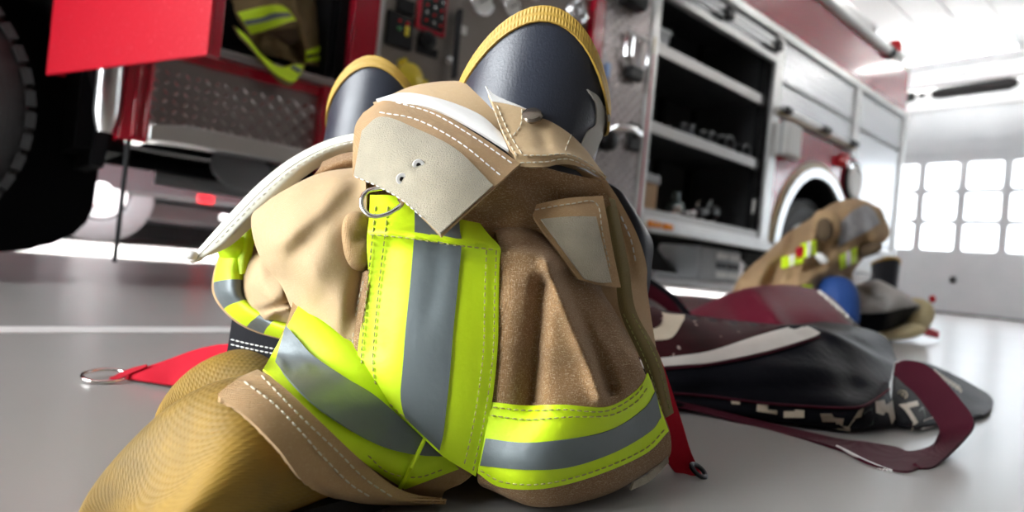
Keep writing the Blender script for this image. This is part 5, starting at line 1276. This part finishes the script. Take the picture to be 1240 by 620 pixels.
TR2 = thing('turnout_trousers', 'pale grey and cream turnout trousers slumped round a boot near the bay door', 'trousers', on_floor(1085, 405))
M_CRM = mat('pale_grey_cloth', (.50, .475, .44), rough=.85, vary=(7, .6, (.40, .385, .37)), bump=('noise', 40, .4, .01))
def fl_d(u, v): return CAM_H/-(ray(u, v)[2])
Tt = Cloth([[(1030, 352, 3.5), (1045, 345, 3.5), (1064, 340, 3.5), (1090, 352, 3.45), (1112, 368, 3.4)],
            [(1028, 352, 3.2), (1045, 344, 3.15), (1066, 342, 3.1), (1090, 356, 3.1), (1114, 370, 3.2)],
            [(1030, 372, 3.05), (1050, 370, 3.0), (1072, 368, 2.98), (1095, 370, 3.05), (1114, 372, 3.18)],
            [(1032, 380, 3.04), (1052, 382, 3.0), (1074, 380, 3.0), (1096, 376, 3.08), (1112, 376, 3.2)],
            [(1036, 398, 3.1), (1056, 402, 3.05), (1074, 400, 3.1), (1094, 394, 3.2), (1106, 388, 3.3)]], 40, 36, folds=[([(1045, 352), (1060, 362), (1072, 366)], 4, .05)], ripple=.015, rs=30, seed=9)
tb = obj('cloth', Tt.shell(.006), M_CRM, TR2, sharp=80)
obj('black_hem', Tt.decal([(1031, 379), (1052, 381), (1074, 379), (1096, 374), (1112, 371)], [(1038, 398), (1056, 402), (1072, 401), (1092, 393), (1100, 388)], 24, 8, .012, .006), M_VINYL, tb, sharp=80)
M_TANC = mat('cream_cuff', (.58, .49, .30), rough=.85, vary=(20, .6, (.45, .36, .18)))
m = lump((1108, 384, 3.25), .075, .10, .08, -.3, dents=[(.0, -.04, -.05, .04, .03)]); 
for i, p in enumerate(m.V):
    if p[2] < .006: m.V[i] = (p[0], p[1], .006)
obj('cuff', m, M_TANC, TR2, sharp=80)
m = lump((1092, 402, 3.15), .11, .035, .08, .3)
for i, p in enumerate(m.V):
    if p[2] < .004: m.V[i] = (p[0], p[1], .004)
obj('lower_leg', m, M_TANC, TR2, sharp=80)
m = strap([(1110, 392, 3.2), (1124, 396, 3.3), (1138, 402, 3.35)], [(1110, 398, 3.2), (1122, 406, 3.25), (1137, 409, 3.3)], .006, 12); sr = obj('suspender_strap', m, M_REDW, TR2, sharp=80)
m = lump((1129, 362, 3.5), .016, .022, .016); obj('strap_tab', m, M_REDL, TR2, sharp=80)
bp = on_floor(1078, 407); bp = np.array([0, 0, 0.])+cam2w((1078-620)*3.55/762/ .995, 3.62)
boot('rubber_boot', 'black rubber boot standing up from pale trousers near the bay door', bp, dirw(.2, 1), RGT*0.0, .445, .138, .30, dirw(0, -1), None, drop=.015)

# ================================================================== jacket lying in the crew doorway of the engine
JK = thing('turnout_jacket', 'brown turnout jacket with lime bands hanging over the crew step of the engine', 'jacket', (.80, 2.62, .87))
def dY(u, v, y): return y/ray(u, v)[1]
def JC(rows, **k): return Cloth([[(u, v, dY(u, v, y)) for u, v, y in r] for r in rows], **k)
j1 = JC([[(285, -10, 2.62), (320, -14, 2.60), (350, -8, 2.60), (395, -12, 2.66)], [(284, 15, 2.56), (318, 8, 2.50), (350, 18, 2.48), (402, 14, 2.60)], [(300, 42, 2.52), (330, 38, 2.46), (362, 40, 2.46), (404, 46, 2.58)], [(312, 58, 2.52), (335, 54, 2.46), (368, 62, 2.47), (405, 70, 2.57)], [(318, 66, 2.54), (340, 70, 2.48), (370, 78, 2.48), (404, 84, 2.56)]], nu=36, nv=36,
        folds=[([(330, 35), (352, 45), (366, 70)], 7, .08), ([(356, 0), (366, 40), (372, 70)], 5, -.05), ([(385, 0), (392, 60)], 8, .05)], ripple=.012, rs=28, seed=11)
M_JKB = mat('brown_jacket_cloth', (.22, .15, .06), rough=.88, vary=(12, .6, (.16, .105, .04)))
jb = obj('jacket_body', j1.shell(.006), M_JKB, JK, sharp=80)
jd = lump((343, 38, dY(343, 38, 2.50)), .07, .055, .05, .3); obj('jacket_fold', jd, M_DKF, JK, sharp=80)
j2 = JC([[(280, 0, 2.50), (320, -4, 2.44), (350, 6, 2.46)], [(287, 14, 2.46), (325, 6, 2.40), (356, 16, 2.44)], [(296, 30, 2.45), (332, 20, 2.39), (362, 26, 2.43)], [(306, 42, 2.46), (338, 36, 2.41), (358, 34, 2.44)]], nu=24, nv=20)
sl = obj('sleeve', j2.shell(.006), M_JKB, JK, sharp=80)
colorp(j2, [(287, 15), (322, 7), (340, 6), (350, 12)], [(304, 42), (330, 34), (346, 28), (359, 24)], M_LIME, 'lime_band', sl, .008, 20, 8)
colorp(j2, [(295, 25), (318, 21), (330, 16), (350, 15)], [(298, 31), (322, 26), (336, 22), (354, 19)], M_SILV, 'silver_band', sl, .014, 20, 4)
j3 = JC([[(282, 30, 2.47), (298, 44, 2.43), (318, 68, 2.395), (340, 80, 2.385), (358, 76, 2.40), (370, 76, 2.43)], [(284, 36, 2.46), (300, 52, 2.42), (318, 76, 2.375), (336, 88, 2.37), (354, 88, 2.385), (368, 84, 2.40)], [(290, 46, 2.46), (306, 62, 2.41), (326, 88, 2.37), (342, 98, 2.365), (354, 98, 2.375), (362, 90, 2.385)], [(296, 50, 2.46), (314, 72, 2.41), (334, 96, 2.37), (346, 104, 2.37), (352, 104, 2.375), (358, 98, 2.385)]], nu=40, nv=24)
hm = obj('jacket_hem', j3.shell(.006), M_JKB, JK, sharp=80)
colorp(j3, [(286, 33), (300, 45), (318, 67), (340, 81), (356, 78), (368, 78)], [(290, 42), (306, 58), (326, 82), (342, 94), (356, 99), (366, 86)], M_LIME, 'lime_band', hm, .008, 40, 8)
colorp(j3, [(352, 81), (356, 79)], [(362, 88), (367, 85)], M_SILV, 'silver_band', hm, .014, 8, 4)
colorp(j1, [(370, 62), (385, 57), (400, 51)], [(369, 75), (385, 74), (400, 73)], M_LIME, 'lime_band', jb, .01, 16, 8)
colorp(j1, [(371, 68), (385, 64), (400, 60)], [(371, 71), (385, 68), (400, 64)], M_SOLE, 'dark_band', jb, .016, 16, 4)
